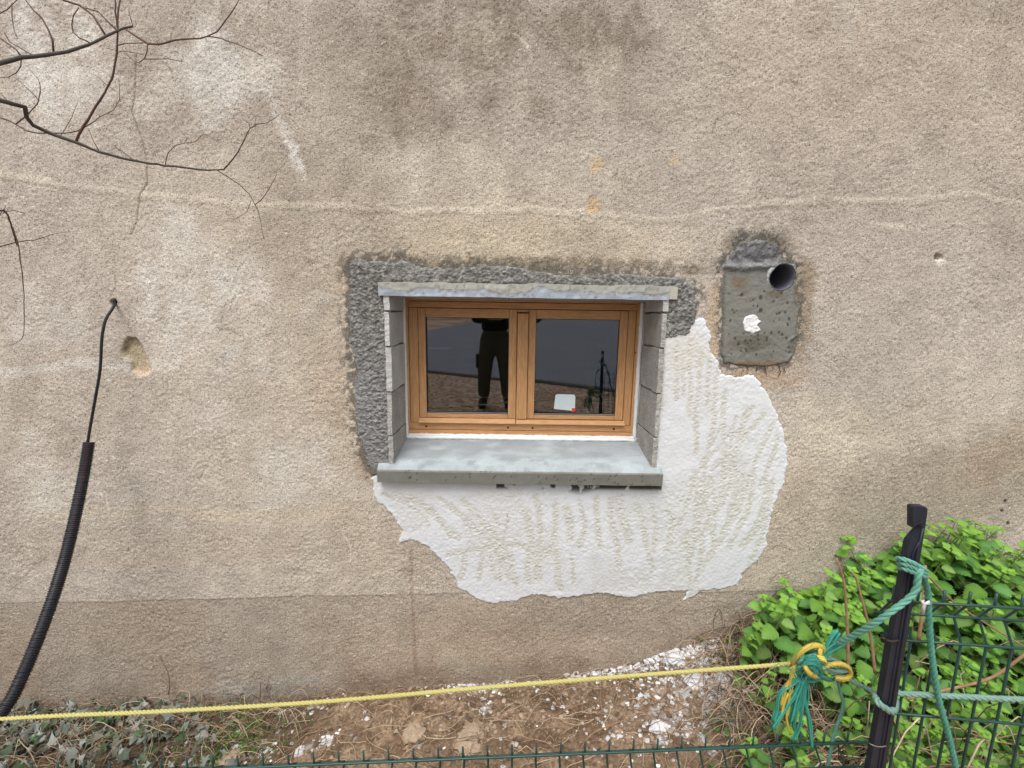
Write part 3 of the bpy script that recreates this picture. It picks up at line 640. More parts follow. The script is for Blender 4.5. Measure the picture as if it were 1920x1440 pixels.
# ------------------------------------------------------------------ ground, pavement, road behind the photographer
BASE = [(-900, 1350), (-300, 1346), (0, 1342), (300, 1330), (480, 1320), (600, 1306), (700, 1288), (900, 1280), (1100, 1262), (1200, 1240), (1260, 1218), (1330, 1196), (1400, 1180), (1500, 1150), (1700, 1100), (1920, 1060), (2600, 1040)]
BX = [P(a, b).x for a, b in BASE]; BZ = [P(a, b).z for a, b in BASE]
def gz(x, y):
    x = np.asarray(x, float); y = np.asarray(y, float)
    b = np.interp(x, BX, BZ)
    flat = b + .10 * sst(-.05, 0, y) * 0
    drop = np.interp(x, [-.5, .6, 1.2, 2.5], [0, .02, .16, .35])       # the heap at the right falls away from the wall
    low = flat - drop * sst(-.05, -.6, y)
    t = sst(-.60, -1.42, y)
    up = np.where(y < -6, -1.16 + (-(y + 6)) * .034, -1.16)
    near = low * (1 - t) + up * t
    amp = sst(-1.6, -1.3, y)
    n = (fbm(x, y, .35, 3, 401) - .5) * .07 + (fbm(x, y, .05, 4, 402) - .5) * .028 + (fbm(x, y, .016, 2, 403) - .5) * .010
    return near + n * amp + (fbm(x, y, .02, 2, 404) - .5) * .004 * (1 - amp)
gx = np.unique(np.concatenate([np.arange(-60, -3.3, 1.5), np.arange(-3.3, 3.3, .012), np.arange(3.3, 60, 1.5)]))
gy = np.unique(np.concatenate([np.arange(-90, -8, 2), np.arange(-8, -5.4, .2), np.arange(-5.4, -1.0, .03), np.arange(-1.0, .08, .010)]))
X, Y = np.meshgrid(gx, gy); Zg = gz(X, Y)
soil = mix(lin(128, 109, 90), lin(158, 136, 114), sst(.35, .7, fbm(X, Y, .18, 4, 411)))
soil = mix(soil, lin(98, 78, 60), .6 * sst(.5, .65, fbm(X, Y, .09, 4, 412)))
soil = mix(soil, lin(86, 76, 62), .7 * sst(-.9, -1.3, X)); soil = mix(soil, lin(92, 80, 66), .6 * sst(.8, 1.3, X))
pv_ = mix(lin(176, 148, 124), lin(204, 178, 154), fbm(X, Y, .3, 3, 413)); pv_ = mix(pv_, lin(96, 76, 64), .7 * sst(.5, .6, vn(X, Y, .035, 415))); soil = mix(soil, pv_, sst(-1.3, -1.5, Y))
for px_, y_, rx, ry, k in ((1200, -.02, .12, .02, .8), (1275, -.04, .13, .07, .9), (1330, -.10, .12, .08, .8), (1305, -.22, .12, .06, .95), (1250, -.30, .10, .08, .5), (1350, -.34, .13, .09, .8), (895, -.02, .10, .012, .8), (1120, -.012, .10, .012, .8), (912, -.16, .02, .02, .7), (655, -.28, .03, .02, .7), (560, -.32, .05, .04, .7), (1240, -.42, .05, .04, .8)):
    x_ = P(px_, 1290, y_).x; d_ = np.hypot((X - x_) / rx, (Y - y_) / ry) + (fbm(X, Y, .05, 4, 470) - .5) * 1.1
    soil = mix(soil, mix(lin(172, 170, 168), lin(218, 219, 222), vn(X, Y, .02, 471)), k * (1 - sst(.55, .95, d_)) * sst(.40, .52, fbm(X, Y, .030, 4, 472)))
idx = np.arange(X.size).reshape(X.shape)
F = np.stack([idx[:-1, :-1].ravel(), idx[:-1, 1:].ravel(), idx[1:, 1:].ravel(), idx[1:, :-1].ravel()], 1)
m_soil = M('soil', attr=True, rough=.95, var=.16, vs=14, grain=(60, .30), bump=(55, 1.0, .012), spec=.1)
tag(raw('ground', np.stack([X.ravel(), Y.ravel(), Zg.ravel()], 1), F, m_soil, None, col=soil.reshape(-1, 3) * .9), 'brown stony soil at the foot of the wall', None, kind='structure')
def sheet(name, edge_near, edge_far, mat, off, xs=np.arange(-40, 40, .5), n=30):
    xs = list(xs); v = []; f = []
    for x in xs:
        a, b = edge_near(x), edge_far(x)
        for j in range(n + 1):
            y = a + (b - a) * j / n; zz = -1.16 + max(0, -(y + 6)) * .034; v.append((x, y, zz + off))
    for i in range(len(xs) - 1):
        for j in range(n): f.append((i*(n+1)+j, (i+1)*(n+1)+j, (i+1)*(n+1)+j+1, i*(n+1)+j+1))
    return raw(name, v, f, mat)
enear = lambda x: -5.9 - .55 * x * (x < 0) * 0 + .30 * x - .02 * x * x * 0
enear = lambda x: -4.8 + .72 * max(-5, min(3.2, x))
efar = lambda x: max(-85, min(-12, -27 - 6 * (x + 2.5)))
m_road = M('asphalt', (.16, .168, .19), rough=.8, var=.16, vs=.8, grain=(50, .18), stretch=(1, 3, 1), bump=(60, .3, .003))
tag(sheet('road', enear, efar, m_road, .012), kind='structure')
mb = MB(); m_line = M('road_paint', (.7, .7, .68), var=.1)
zl_ = lambda y: -1.16 + (-y - 6) * .034 + .018
mb.add([(-5.2, -10.2, zl_(-10.2)), (-1.85, -10.2, zl_(-10.2)), (-1.85, -10.3, zl_(-10.3)), (-5.2, -10.3, zl_(-10.3))], [(0, 1, 2, 3)])
tag(mb.build('road_marking', m_line), kind='structure')
v = []; xs = np.arange(-14, 14, .5); mb = MB()
mb.tube([(x, enear(x) + .08, -1.16 + .02) for x in xs], .05, 8); tag(mb.build('kerb', M('kerb_concrete', (.20, .20, .20))), kind='structure')

# ------------------------------------------------------------------ stones, gravel, crumbs
ico = []
def rock(rng, s, squash=.7, sub=2, jit=.9):
    bm = bmesh.new(); bmesh.ops.create_icosphere(bm, subdivisions=sub, radius=1)
    k = [Vector((rng.gauss(0, 1), rng.gauss(0, 1), rng.gauss(0, 1))).normalized() for _ in range(7)]; kd = [rng.uniform(.55, .9) for _ in k]
    for v in bm.verts:
        for n_, d in zip(k, kd):
            q = v.co.dot(n_)
            if q > d: v.co -= n_ * (q - d) * .9
        v.co *= 1 + rng.uniform(-jit, jit) * .25
    M_ = Matrix.Rotation(rng.uniform(0, 6.28), 3, 'Z') @ Matrix.Diagonal((s * rng.uniform(.8, 1.25), s * rng.uniform(.8, 1.2), s * squash))
    vs = [M_ @ v.co for v in bm.verts]; fs = [tuple(v.index for v in f.verts) for f in bm.faces]; bm.free(); return vs, fs
m_gravel = M('gravel', attr=True, rough=.9, var=.15, vs=40, bump=(90, .5, .004))
def scatter(name, label, cat, n, place, size, cols, seed, sub=1, mat=m_gravel, squash=.7):
    rng = random.Random(seed); lib = [rock(rng, 1, squash, sub) for _ in range(14)]; mb = MB()
    for _ in range(n):
        x, y = place(rng); s = size(rng); vs, fs = rng.choice(lib); z = float(gz(x, y)); a = rng.uniform(0, 6.28); c, s_ = math.cos(a), math.sin(a)
        mb.cur = tuple(cols[rng.randrange(len(cols))] * rng.uniform(.8, 1.15))
        mb.add([(x + (p.x * c - p.y * s_) * s, y + (p.x * s_ + p.y * c) * s, z + s * .15 + p.z * s) for p in vs], fs)
    return tag(mb.build(name, mat, smooth=False), label, cat, kind='stuff')
brown = [lin(136, 116, 96), lin(156, 134, 112), lin(120, 100, 82), lin(172, 154, 134), lin(104, 88, 74)]
def pl_mid(r): return r.gauss(.05, .9), -abs(r.gauss(0, .30)) - .005
scatter('gravel', 'small brown stones and clods on the bare soil below the window', 'gravel', 6500, pl_mid, lambda r: .0020 + .014 * r.random() ** 6, brown, 1)
white = [lin(214, 216, 220), lin(196, 198, 202), lin(226, 226, 226), lin(176, 174, 172)]
def clus(cx, cy, sx, sy): return lambda r: (r.gauss(cx, sx), min(-.004, r.gauss(cy, sy)))
gp = lambda px, py, Y=0: (P(px, py, Y).x)
CL = [(gp(1000, 1290), -.02, .07, .02, 60), (gp(890, 1285), -.03, .10, .03, 160), (gp(1120, 1265), -.02, .09, .02, 220), (gp(1200, 1250), -.02, .07, .02, 260), (gp(1270, 1225), -.03, .10, .04, 420), (gp(1310, 1240), -.08, .09, .06, 320),
      (gp(1300, 1320), -.22, .09, .04, 420), (gp(1240, 1300), -.14, .12, .06, 200), (gp(1340, 1370), -.3, .12, .10, 260), (gp(915, 1350), -.16, .02, .02, 40), (gp(655, 1390), -.28, .03, .02, 60), (gp(1230, 1420), -.40, .03, .03, 50),
      (gp(900, 1340), -.2, .8, .16, 120), (gp(555, 1395), -.3, .06, .05, 70), (gp(1380, 1260), -.15, .1, .1, 160), (gp(435, 1390), -.3, .02, .02, 30), (gp(440, 1330), -.05, .5, .05, 60), (gp(1180, 1350), -.3, .2, .1, 240)]
wts = [c[4] for c in CL]
def pl_white(r):
    c = r.choices(CL, wts)[0]; return r.gauss(c[0], c[2]), min(-.004, r.gauss(c[1], c[3]))
m_crumb = M('plaster_crumbs', attr=True, rough=.85, var=.06, vs=60, bump=(120, .4, .003))
scatter('plaster_crumbs', 'white crumbs of fallen plaster scattered on the soil', 'debris', 7000, pl_white, lambda r: .0014 + .014 * r.random() ** 6, white, 2, mat=m_crumb, squash=.35)
m_stone = M('tan_stone', (.37, .285, .205), rough=.9, var=.15, vs=12, grain=(90, .12), bump=(50, .5, .006))
def stone(name, px, py, Y, s, label, cat, mat, seed, sq=.6, group=None):
    x = P(px, py, Y).x; r = random.Random(seed); vs, fs = rock(r, s, sq, 3, .5)
    o = raw(name, vs, fs, mat, smooth=False); o.location = (x, Y, float(gz(x, Y)) + s * sq * .35); return tag(o, label, cat, group)
stone('stone', 778, 1400, -.30, .052, 'largest tan stone lying right behind the wire fence below the window', 'stone', m_stone, 3, .75)
stone('stone', 880, 1412, -.33, .075, 'flat tan stone half sunk in soil right of the largest tan stone', 'stone', m_stone, 4, .16)
stone('stone', 432, 1418, -.34, .055, 'tan stone beside the ivy just above the fence wire', 'stone', m_stone, 5, .6)
stone('stone', 925, 1388, -.27, .022, 'small brown clod a little right of the flat tan stone', 'stone', m_stone, 6, .7)
m_chunk = M('plaster_chunk', (.70, .71, .73), rough=.85, var=.06, vs=20, grain=(110, .08), bump=(60, .6, .006))
stone('plaster_chunk', 1300, 1320, -.20, .07, 'broad white clump of fallen plaster on the soil left of the knot', 'plaster', m_chunk, 7, .3)
stone('plaster_chunk', 1232, 1408, -.36, .045, 'white plaster lump just behind the fence wire at the middle right', 'plaster', m_chunk, 8, .5)
stone('plaster_chunk', 1270, 1232, -.05, .055, 'white plaster clump against the wall foot under the rope', 'plaster', m_chunk, 9, .4)
stone('plaster_chunk', 1352, 1345, -.24, .035, 'small round white plaster lump beside the dry stems', 'plaster', m_chunk, 10, .7)
stone('plaster_chunk', 440, 1385, -.27, .03, 'small white plaster lump next to the ivy', 'plaster', m_chunk, 11, .7)
stone('plaster_chunk', 560, 1410, -.33, .03, 'white plaster lump among straw right of the ivy', 'plaster', m_chunk, 12, .6)

# ------------------------------------------------------------------ plants
def leafmat(name, rough=.55, tr=.25, **k): return M(name, attr=True, rough=rough, var=.10, vs=30, bump=(70, .35, .004), spec=.35, trans=tr, **k)
m_nettle = leafmat('nettle_leaf', sat_rand=.14); m_ivy = leafmat('ivy_leaf', .6, .08); m_nstem = M('green_stem', (.14, .20, .06), var=.2)
def nettle_leaf(mb, base, out, up, L, W, rng, shade):
    out = out.normalized(); side = out.cross(up).normalized(); n = 9; wob = rng.uniform(0, .09); mid = []; le = []; ri = []
    droop = rng.uniform(.1, .55); fold = rng.uniform(-.05, .22)
    face = (up + Vector((0, -.75, 0)) * rng.uniform(.4, 1.2)).normalized(); up = (face - out * face.dot(out)).normalized(); side = out.cross(up).normalized()
    def pt(t, w, k):
        p = base + out * (L * t) - up * (droop * L * t * t * .6) + side * (w * k) + up * (abs(w) * fold) ; return p
    vs = []; fs = []
    for i in range(n + 1):
        t = i / n; vs.append(pt(t, 0, 1))
    nb = len(vs)
    for k in (1, -1):
        for i in range(n):
            t = (i + .1) / n; prof = math.sin(math.pi * min(1, (t * .92 + .08)) ** .62) ** .85
            t2 = (i + .62) / n; prof2 = math.sin(math.pi * min(1, (t2 * .92 + .08)) ** .62) ** .85
            vs.append(pt(t, W * prof * .86 * (1 + wob * math.sin(i * 1.9 + k)), k)); vs.append(pt(min(1, t2 + .05), W * prof2 * 1.09 * (1 + wob * math.sin(i * 1.9 + k)) + .001, k))
    for s, k in ((0, 1), (1, -1)):
        o = nb + s * 2 * n
        for i in range(n):
            a, b = o + 2 * i, o + 2 * i + 1; c = o + 2 * i + 2 if i < n - 1 else n
            if s == 0: fs += [(i, i + 1, b, a)] + ([(i + 1, c, b)] if c != n else [])
            else: fs += [(i, a, b, i + 1)] + ([(i + 1, b, c)] if c != n else [])
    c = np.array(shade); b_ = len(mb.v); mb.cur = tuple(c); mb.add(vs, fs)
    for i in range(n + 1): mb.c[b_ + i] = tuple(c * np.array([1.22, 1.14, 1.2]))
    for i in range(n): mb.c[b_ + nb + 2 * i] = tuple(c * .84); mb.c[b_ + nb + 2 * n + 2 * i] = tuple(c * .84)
def make_nettle(seed, h, big):
    r = random.Random(seed); stem = MB(); fol = MB(); lean = Vector((r.uniform(-.22, .22), r.uniform(-.3, .05), 1)); 
    pts = [Vector((lean.x * t * t * h, lean.y * t * t * h, t * h)) for t in [i / 8 for i in range(9)]]
    stem.tube(pts, [.004 - .0003 * i for i in range(9)], 5)
    nn = 7; rot = r.uniform(0, 3)
    for j in range(nn):
        t = .32 + .68 * (j / (nn - 1)) ** .8; i = min(7, int(t * 8)); p = pts[i].lerp(pts[i + 1], t * 8 - i)
        sz = .82 * (r.uniform(.65, 1.12)) * big * (1.0, 1.0, 1.0, .92, .8, .6, .38)[j] * r.uniform(.85, 1.15)
        for q in ((0, 1) if j < nn - 1 else (0, 1, .5, 1.5)):
            a = rot + j * math.pi / 2 + q * math.pi + r.uniform(-.3, .3); el = r.uniform(-.75, .1) if j < nn - 2 else r.uniform(-.1, .6)
            out = Vector((math.cos(a), math.sin(a), el)).normalized(); upv = Vector((0, 0, 1)); upv = (upv - out * upv.dot(out)).normalized()
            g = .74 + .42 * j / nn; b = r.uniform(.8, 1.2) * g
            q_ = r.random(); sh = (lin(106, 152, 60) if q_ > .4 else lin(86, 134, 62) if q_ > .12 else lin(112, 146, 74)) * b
            if j >= nn - 2: sh = lin(118, 166, 62) * r.uniform(.85, 1.1)
            pet = p + out * sz * .22; stem.tube([p, pet], .0014, 3, False)
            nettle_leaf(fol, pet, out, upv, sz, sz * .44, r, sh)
    return stem, fol
NV = []
for i in range(8):
    s_, f_ = make_nettle(100 + i, (.20, .28, .34, .40, .46, .30, .24, .38)[i], (.085, .095, .10, .11, .10, .085, .075, .095)[i]); NV.append((s_, f_))
NPROTO = []
def place_nettle(x, y, vi, rz, sc, tilt, label):
    if len(NPROTO) <= vi or NPROTO[vi] is None: raise RuntimeError
    root0, kids = NPROTO[vi]
    r = bpy.data.objects.new('nettle_plant', None); link(r); r.empty_display_size = .05
    r.location = (x, y, float(gz(x, y)) - .01); r.rotation_euler = (tilt[0], tilt[1], rz); r.scale = (sc,) * 3
    for k in kids:
        c = bpy.data.objects.new(k.name.split('.')[0], k); link(c, r)
    tag(r, label, 'nettle', 'bright green nettles growing against the wall behind the fence'); return r
for s_, f_ in NV:
    so_ = s_.build('stem', m_nstem); fo_ = f_.build('foliage', m_nettle)
    NPROTO.append((None, (so_.data, fo_.data))); bpy.data.objects.remove(so_); bpy.data.objects.remove(fo_)
rng = random.Random(11); spots = []
HG = (.20, .28, .34, .40, .46, .30, .24, .38)
def fit(x, y, vi, sc):
    zc = y - CAMY; g = float(gz(x, y))
    for _ in range(30):
        h = g + HG[vi] * sc + .035; d = zc * CP - h * SP; px, py = 960 + FPX * x / d, 720 + FPX * (-zc * SP - h * CP) / d
        if py >= np.interp(px, [a for a, b in NTOP], [b for a, b in NTOP]) - 14: break
        sc *= .95
    return sc
NTOP = [(1400, 1190), (1450, 1090), (1500, 1060), (1540, 1040), (1600, 1045), (1640, 1000), (1700, 985), (1760, 972), (1820, 975), (1880, 1010), (1930, 1060), (2100, 1040)]
tries = 0
def zone(px, py, y):
    if px < 1560: return 'small nettle at the thin left edge of the patch, touching the bare wall foot' if y > -.35 else 'low nettle among straw beneath and left of the rope knot'
    if px < 1700: return 'nettle at the wall between the two brown stalks and the black post' if y > -.4 else 'low nettle around the knot just left of the black post'
    if y > -.3: return 'tall nettle of the back row against the wall right of the black post'
    if y > -.65: return 'nettle in the middle of the dense clump right of the black post'
    return 'low nettle close behind the taller wire mesh right of the black post'
while len(spots) < 235 and tries < 20000:
    tries += 1
    y = -rng.uniform(.03, 1.15); x = rng.uniform(.95, 2.9)
    if x < 1.15 + .25 * (1 if y < -.1 else 0) and rng.random() > .25: continue
    # how high a plant here may reach: the outline of the patch against the wall
    zc = (y - CAMY); pr = lambda h: (960 + FPX * x / (zc * CP - (h) * SP), 720 + FPX * (-zc * SP - h * CP) / (zc * CP - h * SP))
    vi = rng.randrange(8); hgt = (.20, .28, .34, .40, .46, .30, .24, .38)[vi]; sc = rng.uniform(.8, 1.1) * float(np.interp(y, [-1.1, -.3], [.52, 1.0])); g = float(gz(x, y))
    px, py = pr(g + hgt * sc + .03); top = np.interp(px, [a for a, b in NTOP], [b for a, b in NTOP])
    if px < 1400 or px > 2050: continue
    if py < top - 6: continue
    if py > 1150 and px < 1640 and rng.random() < .74: continue      # thinner among the dry stems
    if py > 1270 and rng.random() < .6: continue
    if any((x - a) ** 2 + (y - b) ** 2 < (.056 if y > -.5 else .042) ** 2 for a, b in spots): continue
    spots.append((x, y)); place_nettle(x, y, vi, rng.uniform(-.8, .8), sc, (rng.uniform(-.1, .25), rng.uniform(-.25, .15)), zone(px, py, y))
for x_px, Y_, vi, sc in [(1645 + 17 * q, -.04 - .04 * (q % 4), (4, 3, 4, 7)[q % 4], (1.12, 1.25, 1.2, 1.25)[q % 4] - .12 * (q < 2) - .18 * (q > 10) - .12 * (q > 13)) for q in range(16)] + [(1900, -.08, 4, 1.0), (1830, -.06, 4, 1.15), (1780, -.06, 3, 1.2), (1700, -.07, 4, 1.1), (1655, -.07, 3, 1.1), (1550, -.1, 3, .9), (1500, -.1, 1, .9), (1450, -.1, 5, .8), (1860, -.2, 4, 1.2), (1740, -.15, 4, 1.15), (1470, -.25, 4, .9), (1520, -.22, 4, 1.0), (1560, -.35, 4, .9), (1600, -.3, 4, 1.), (1440, -.12, 7, .9)]:
    p = P(x_px, 1100, Y_); place_nettle(p.x, Y_, vi, random.uniform(-.9, .9), fit(p.x, Y_, vi, sc), (0, 0), zone(x_px, 1100, Y_))

# ivy (one trailing plant): leaves and runners
def ivy_leaf(mb, c, nrm, d, s, shade):
    nrm = nrm.normalized(); d = (d - nrm * d.dot(nrm)).normalized(); e = nrm.cross(d)
    out = [(0, -.02), (.34, -.22), (.55, -.02), (.42, .16), (.78, .34), (.36, .42), (.0, 1.0), (-.36, .42), (-.78, .34), (-.42, .16), (-.55, -.02), (-.34, -.22)]
    vs = [c + (e * a + d * b) * s + nrm * (-.22 * s * (a * a + max(0, b) ** 2 * .5)) for a, b in out]; vs.append(c + d * s * .2 + nrm * s * .05)
    q_ = abs(math.sin(c.x * 977 + c.y * 331)); vs = [v_ + e * (.30 * s * (q_ - .5)) * ((v_ - c).dot(d) / s) ** 2 + d * (.22 * s * math.sin(i_ * 2.3 + q_ * 9)) * (i_ % 2 == 0) for i_, v_ in enumerate(vs)]
    mb.cur = tuple(shade); mb.add(vs, [(i, (i + 1) % 12, 12) for i in range(12)])
ivy = thing('ivy_plant', 'dusty grey green ivy trailing along the wall foot at bottom left', 'ivy', (P(200, 1380, -.2).x, -.2, float(gz(P(200, 1380, -.2).x, -.2))))
mb = MB(); st = MB(); r = random.Random(21)
igrey = [lin(132, 142, 130), lin(112, 126, 112), lin(150, 157, 150), lin(92, 112, 88), lin(82, 106, 72), lin(160, 166, 160), lin(120, 118, 104)]
for i in range(760):
    Y_ = -abs(r.gauss(0, .22)) - .01; px = r.uniform(-160, 400) + r.gauss(0, 30); x = P(px, 1380, Y_).x
    if px > 300 and r.random() < .35: continue
    z = float(gz(x, Y_)) + r.uniform(.01, .09)
    ivy_leaf(mb, Vector((x, Y_, z)), Vector((r.gauss(0, .6), -.6 + r.gauss(0, .6), .8)), Vector((r.gauss(0, 1), r.gauss(-.3, 1), r.gauss(0, .4))), .020 + .042 * r.random() ** 1.6, r.choice(igrey) * r.uniform(.6, 1.1))
    if i % 5 == 0: st.tube(cr([(x, Y_, z), (x + r.uniform(-.1, .1), Y_ + r.uniform(-.05, .05), z - .02), (x + r.uniform(-.25, .25), Y_ + r.uniform(-.1, .1), z - .05)], .03), .0016, 4)
reloc(mb.build('foliage', m_ivy, ivy)); reloc(st.build('runner', M('ivy_runner', (.16, .12, .08)), ivy))

# dry grass and straw, small green weeds: uncountable
m_straw = M('dry_straw', attr=True, rough=.8, var=.15, vs=30)
straws = [lin(178, 158, 134), lin(150, 126, 104), lin(200, 182, 156), lin(128, 104, 86), lin(186, 156, 126), lin(106, 88, 74)]
def strawpile(name, label, n, place, seed, l=(.10, .38), rad=(.0009, .0022), arch=.07, cols=straws):
    r = random.Random(seed); mb = MB()
    for _ in range(n):
        x, y = place(r); a = r.uniform(0, 6.28) if r.random() < .5 else r.gauss(0, .5) + (math.pi if r.random() < .5 else 0); L = r.uniform(*l); k = r.gauss(0, 1.2)
        pts = []; h0 = r.uniform(0, arch * .5); ar = r.uniform(0, arch); m = 7
        for j in range(m):
            t = j / (m - 1); aa = a + k * t; x += math.cos(aa) * L / m; y += math.sin(aa) * L / m * .7; y = min(y, -.012)
            pts.append((x, y, float(gz(x, y)) + .004 + h0 + ar * math.sin(math.pi * t) + .012 * r.random()))
        mb.cur = tuple(r.choice(cols) * r.uniform(.75, 1.1)); rr_ = r.uniform(*rad); mb.tube(pts, [rr_] * (m - 1) + [rr_ * .4], 4, False)
    return tag(mb.build(name, m_straw), label, 'dry grass', kind='stuff')
def pl_left(r):
    Y_ = -abs(r.gauss(0, .2)) - .02; return P(r.uniform(-200, 560), 1380, Y_).x, Y_
def pl_right(r):
    Y_ = -r.uniform(.02, 1.1); return r.uniform(1.0 + .15 * r.random() - .25 * (Y_ < -.35) * r.random(), 2.8), Y_
strawpile('dry_grass', 'tangled pale dry stems among the ivy at bottom left', 900, pl_left, 31, (.08, .32), (.0008, .0017), .08)
strawpile('dry_grass', 'tangled straw and dead stems under the nettles at right', 1200, pl_right, 32, (.12, .45), (.0010, .0024), .11)
strawpile('dry_grass', 'loose loops of pale straw around and below the rope knot', 480, lambda r: (r.gauss(1.20, .12), -r.uniform(.08, .85)), 36, (.12, .42), (.0009, .0022), .15)
strawpile('dry_grass', 'thin scattered straw on the bare soil below the window', 520, lambda r: (r.uniform(-1.1, 1.1), -r.uniform(.02, .6)), 33, (.06, .3), (.0008, .0018), .03)
strawpile('dry_grass', 'long pale bent stems lying over the nettles behind the wire mesh', 150, lambda r: (r.uniform(1.25, 2.6), -r.uniform(.3, 1.1)), 37, (.2, .6), (.0012, .0024), .30)
def weeds(name, label, n, place, seed, cols, s=(.012, .03)):
    r = random.Random(seed); mb = MB()
    for _ in range(n):
        x, y = place(r); z = float(gz(x, y)) + r.uniform(.005, .05)
        for q in range(5):
            a = r.uniform(0, 6.28); L = r.uniform(*s); d = Vector((math.cos(a), math.sin(a), r.uniform(.1, 1))).normalized(); e = Vector((-math.sin(a), math.cos(a), 0)) * L * r.uniform(.12, .3); p = Vector((x, y, z))
            mb.cur = tuple(r.choice(cols) * r.uniform(.7, 1.15)); mb.add([p, p + d * L * .5 + e, p + d * L, p + d * L * .5 - e], [(0, 1, 2, 3)])
    return tag(mb.build(name, leafmat(name + '_leaf')), label, 'weeds', kind='stuff')
green = [lin(92, 126, 56), lin(112, 142, 70), lin(76, 108, 48)]
weeds('low_weeds', 'small feathery green weeds between the ivy and the bare soil', 420, lambda r: (P(r.gauss(425, 55), 1390, -.28).x, -abs(r.gauss(.22, .1)) - .01), 41, green, (.008, .02))
weeds('low_weeds', 'low green ground cover under the nettles and behind the fence', 1500, pl_right, 42, green, (.014, .04))

# upright dead stalks
m_stalk = M('dead_stalk', (.30, .18, .10), rough=.8, var=.25, vs=40)
def stalk(label, pts, r0, r1, mat=m_stalk, name='dead_stalk', cat='stalk', group=None):
    q = cr([P(*p) for p in pts], .02); mb = MB(); m = len(q); mb.tube(q, [r0 + (r1 - r0) * i / (m - 1) for i in range(m)], 6)
    o = mb.build(name, mat); o_loc = q[0]; return tag(o, label, cat, group)
stalk('brown dead stalk standing in the nettles left of the black post', [(1590, 1262, -.50), (1589, 1180, -.48), (1582, 1090, -.46), (1568, 1046, -.44)], .007, .004)
stalk('bent brown dead stalk just left of the black post', [(1641, 1262, -.55), (1632, 1190, -.52), (1618, 1130, -.50), (1604, 1082, -.48), (1596, 1072, -.48)], .0065, .004)
stalk('brown dead stalk seen through the fence right of the post', [(1722, 1200, -.7), (1728, 1160, -.7), (1732, 1110, -.68), (1735, 1060, -.66)], .006, .004)
stalk('long straw coloured stem slanting down across the nettles at right', [(1738, 1078, -.6), (1790, 1130, -.6), (1850, 1170, -.62), (1925, 1215, -.64)], .004, .003)
stalk('long arching brown stem behind the fence at lower right', [(1700, 1310, -.75), (1790, 1290, -.75), (1860, 1270, -.76), (1925, 1225, -.78)], .005, .005)
stalk('pale curved stem near the bottom right corner', [(1770, 1330, -.8), (1810, 1370, -.8), (1860, 1388, -.8), (1900, 1396, -.8)], .004, .003)
stalk('thin arched dry stem lying on the soil under the knot', [(1085, 1410, -.4), (1110, 1376, -.36), (1170, 1350, -.33), (1230, 1325, -.25)], .0035, .002)
stalk('dry stem bent like a roof on the bare soil', [(1018, 1356, -.26), (1060, 1332, -.22), (1090, 1320, -.20), (1110, 1320, -.18), (1140, 1338, -.2), (1178, 1358, -.25)], .003, .002)
stalk('long thick dry stem lying behind the fence at lower middle right', [(1272, 1384, -.36), (1330, 1362, -.33), (1390, 1350, -.32)], .004, .003)
stalk('slender green stemmed shoot standing against the wall above the ivy', [(316, 1302, -.03), (318, 1280, -.03), (314, 1258, -.03), (304, 1240, -.03), (300, 1226, -.03)], .003, .0015)
stalk('short dark stick standing at the wall foot right of the ivy', [(487, 1316, -.03), (489, 1275, -.03)], .0035, .003)
stalk('thin curved grass blade against the wall beside the short dark stick', [(499, 1292, -.03), (505, 1272, -.03), (516, 1260, -.03), (524, 1253, -.03)], .002, .001)
stalk('thin dark twig leaning beside the black conduit', [(46, 1288, -.1), (72, 1268, -.08), (98, 1245, -.06), (118, 1231, -.04)], .0025, .0012)

# ------------------------------------------------------------------ bare tree at the left, reaching in with two boughs
m_bark = M('grey_bark', (.085, .075, .065), rough=.85, var=.25, vs=30, bump=(80, .5, .003))
m_twig = M('red_brown_twig', (.12, .065, .055), rough=.7, var=.25, vs=30)
def zpx(pts, Y_): return [P(a / 3.2, b / 3.2, Y_ if len(q) < 1 else Y_) for a, b, *q in pts]
TX = -3.1; tree = thing('bare_tree', 'leafless tree whose dark boughs reach in at the top left', 'tree', (TX, -.9, float(gz(TX, -.9))))
def bough(name, pts, Y0, Y1, r0, r1, mat, parent=tree):
    q = [P(a / 3.2, b / 3.2, Y0 + (Y1 - Y0) * i / (len(pts) - 1)) for i, (a, b) in enumerate(pts)]; q = cr(q, .02); rg = random.Random(int(abs(pts[0][0]) * 7 + pts[0][1]))
    m = len(q); q = [p + Vector((rg.uniform(-1, 1), 0, rg.uniform(-1, 1))) * .0016 for p in q]
    mb = MB(); mb.tube(q, [(r0 + (r1 - r0) * (i / (m - 1))) * (1 + .12 * math.sin(i * 1.7) * (i % 5 == 0)) for i in range(m)], 7)
    for i in range(3, m - 2, 5):                    # buds
        d = Vector((rg.uniform(-1, 1), -.2, rg.uniform(-1, 1))).normalized(); rr = (r0 + (r1 - r0) * i / m)
        mb.tube([q[i], q[i] + d * (rr + .006)], [rr * .6, .0006], 4)
    o = mb.build(name, mat, parent)
    if parent.parent is not None: o.matrix_parent_inverse = Matrix.Identity(4)
    return o
b1 = bough('branch', [(-900, 480), (-500, 440), (-120, 400), (0, 376), (130, 346), (210, 338), (330, 320), (400, 308), (480, 285), (560, 255), (640, 215), (710, 183), (800, 158)], -.85, -.6, 0.0095, .0028, m_bark)
b2 = bough('branch', [(-900, 560), (-400, 600), (-100, 600), (0, 602), (80, 625), (150, 645), (158, 700), (200, 750), (300, 800), (455, 853), (600, 912), (800, 962), (990, 992), (1150, 1012), (1290, 1020), (1345, 1016)], -.85, -.5, .0082, .0024, m_bark)
b3 = bough('branch', [(-600, 1400), (-200, 1320), (0, 1264), (28, 1270), (50, 1300), (75, 1380), (100, 1470)], -.85, -.5, .0036, .0018, m_bark)
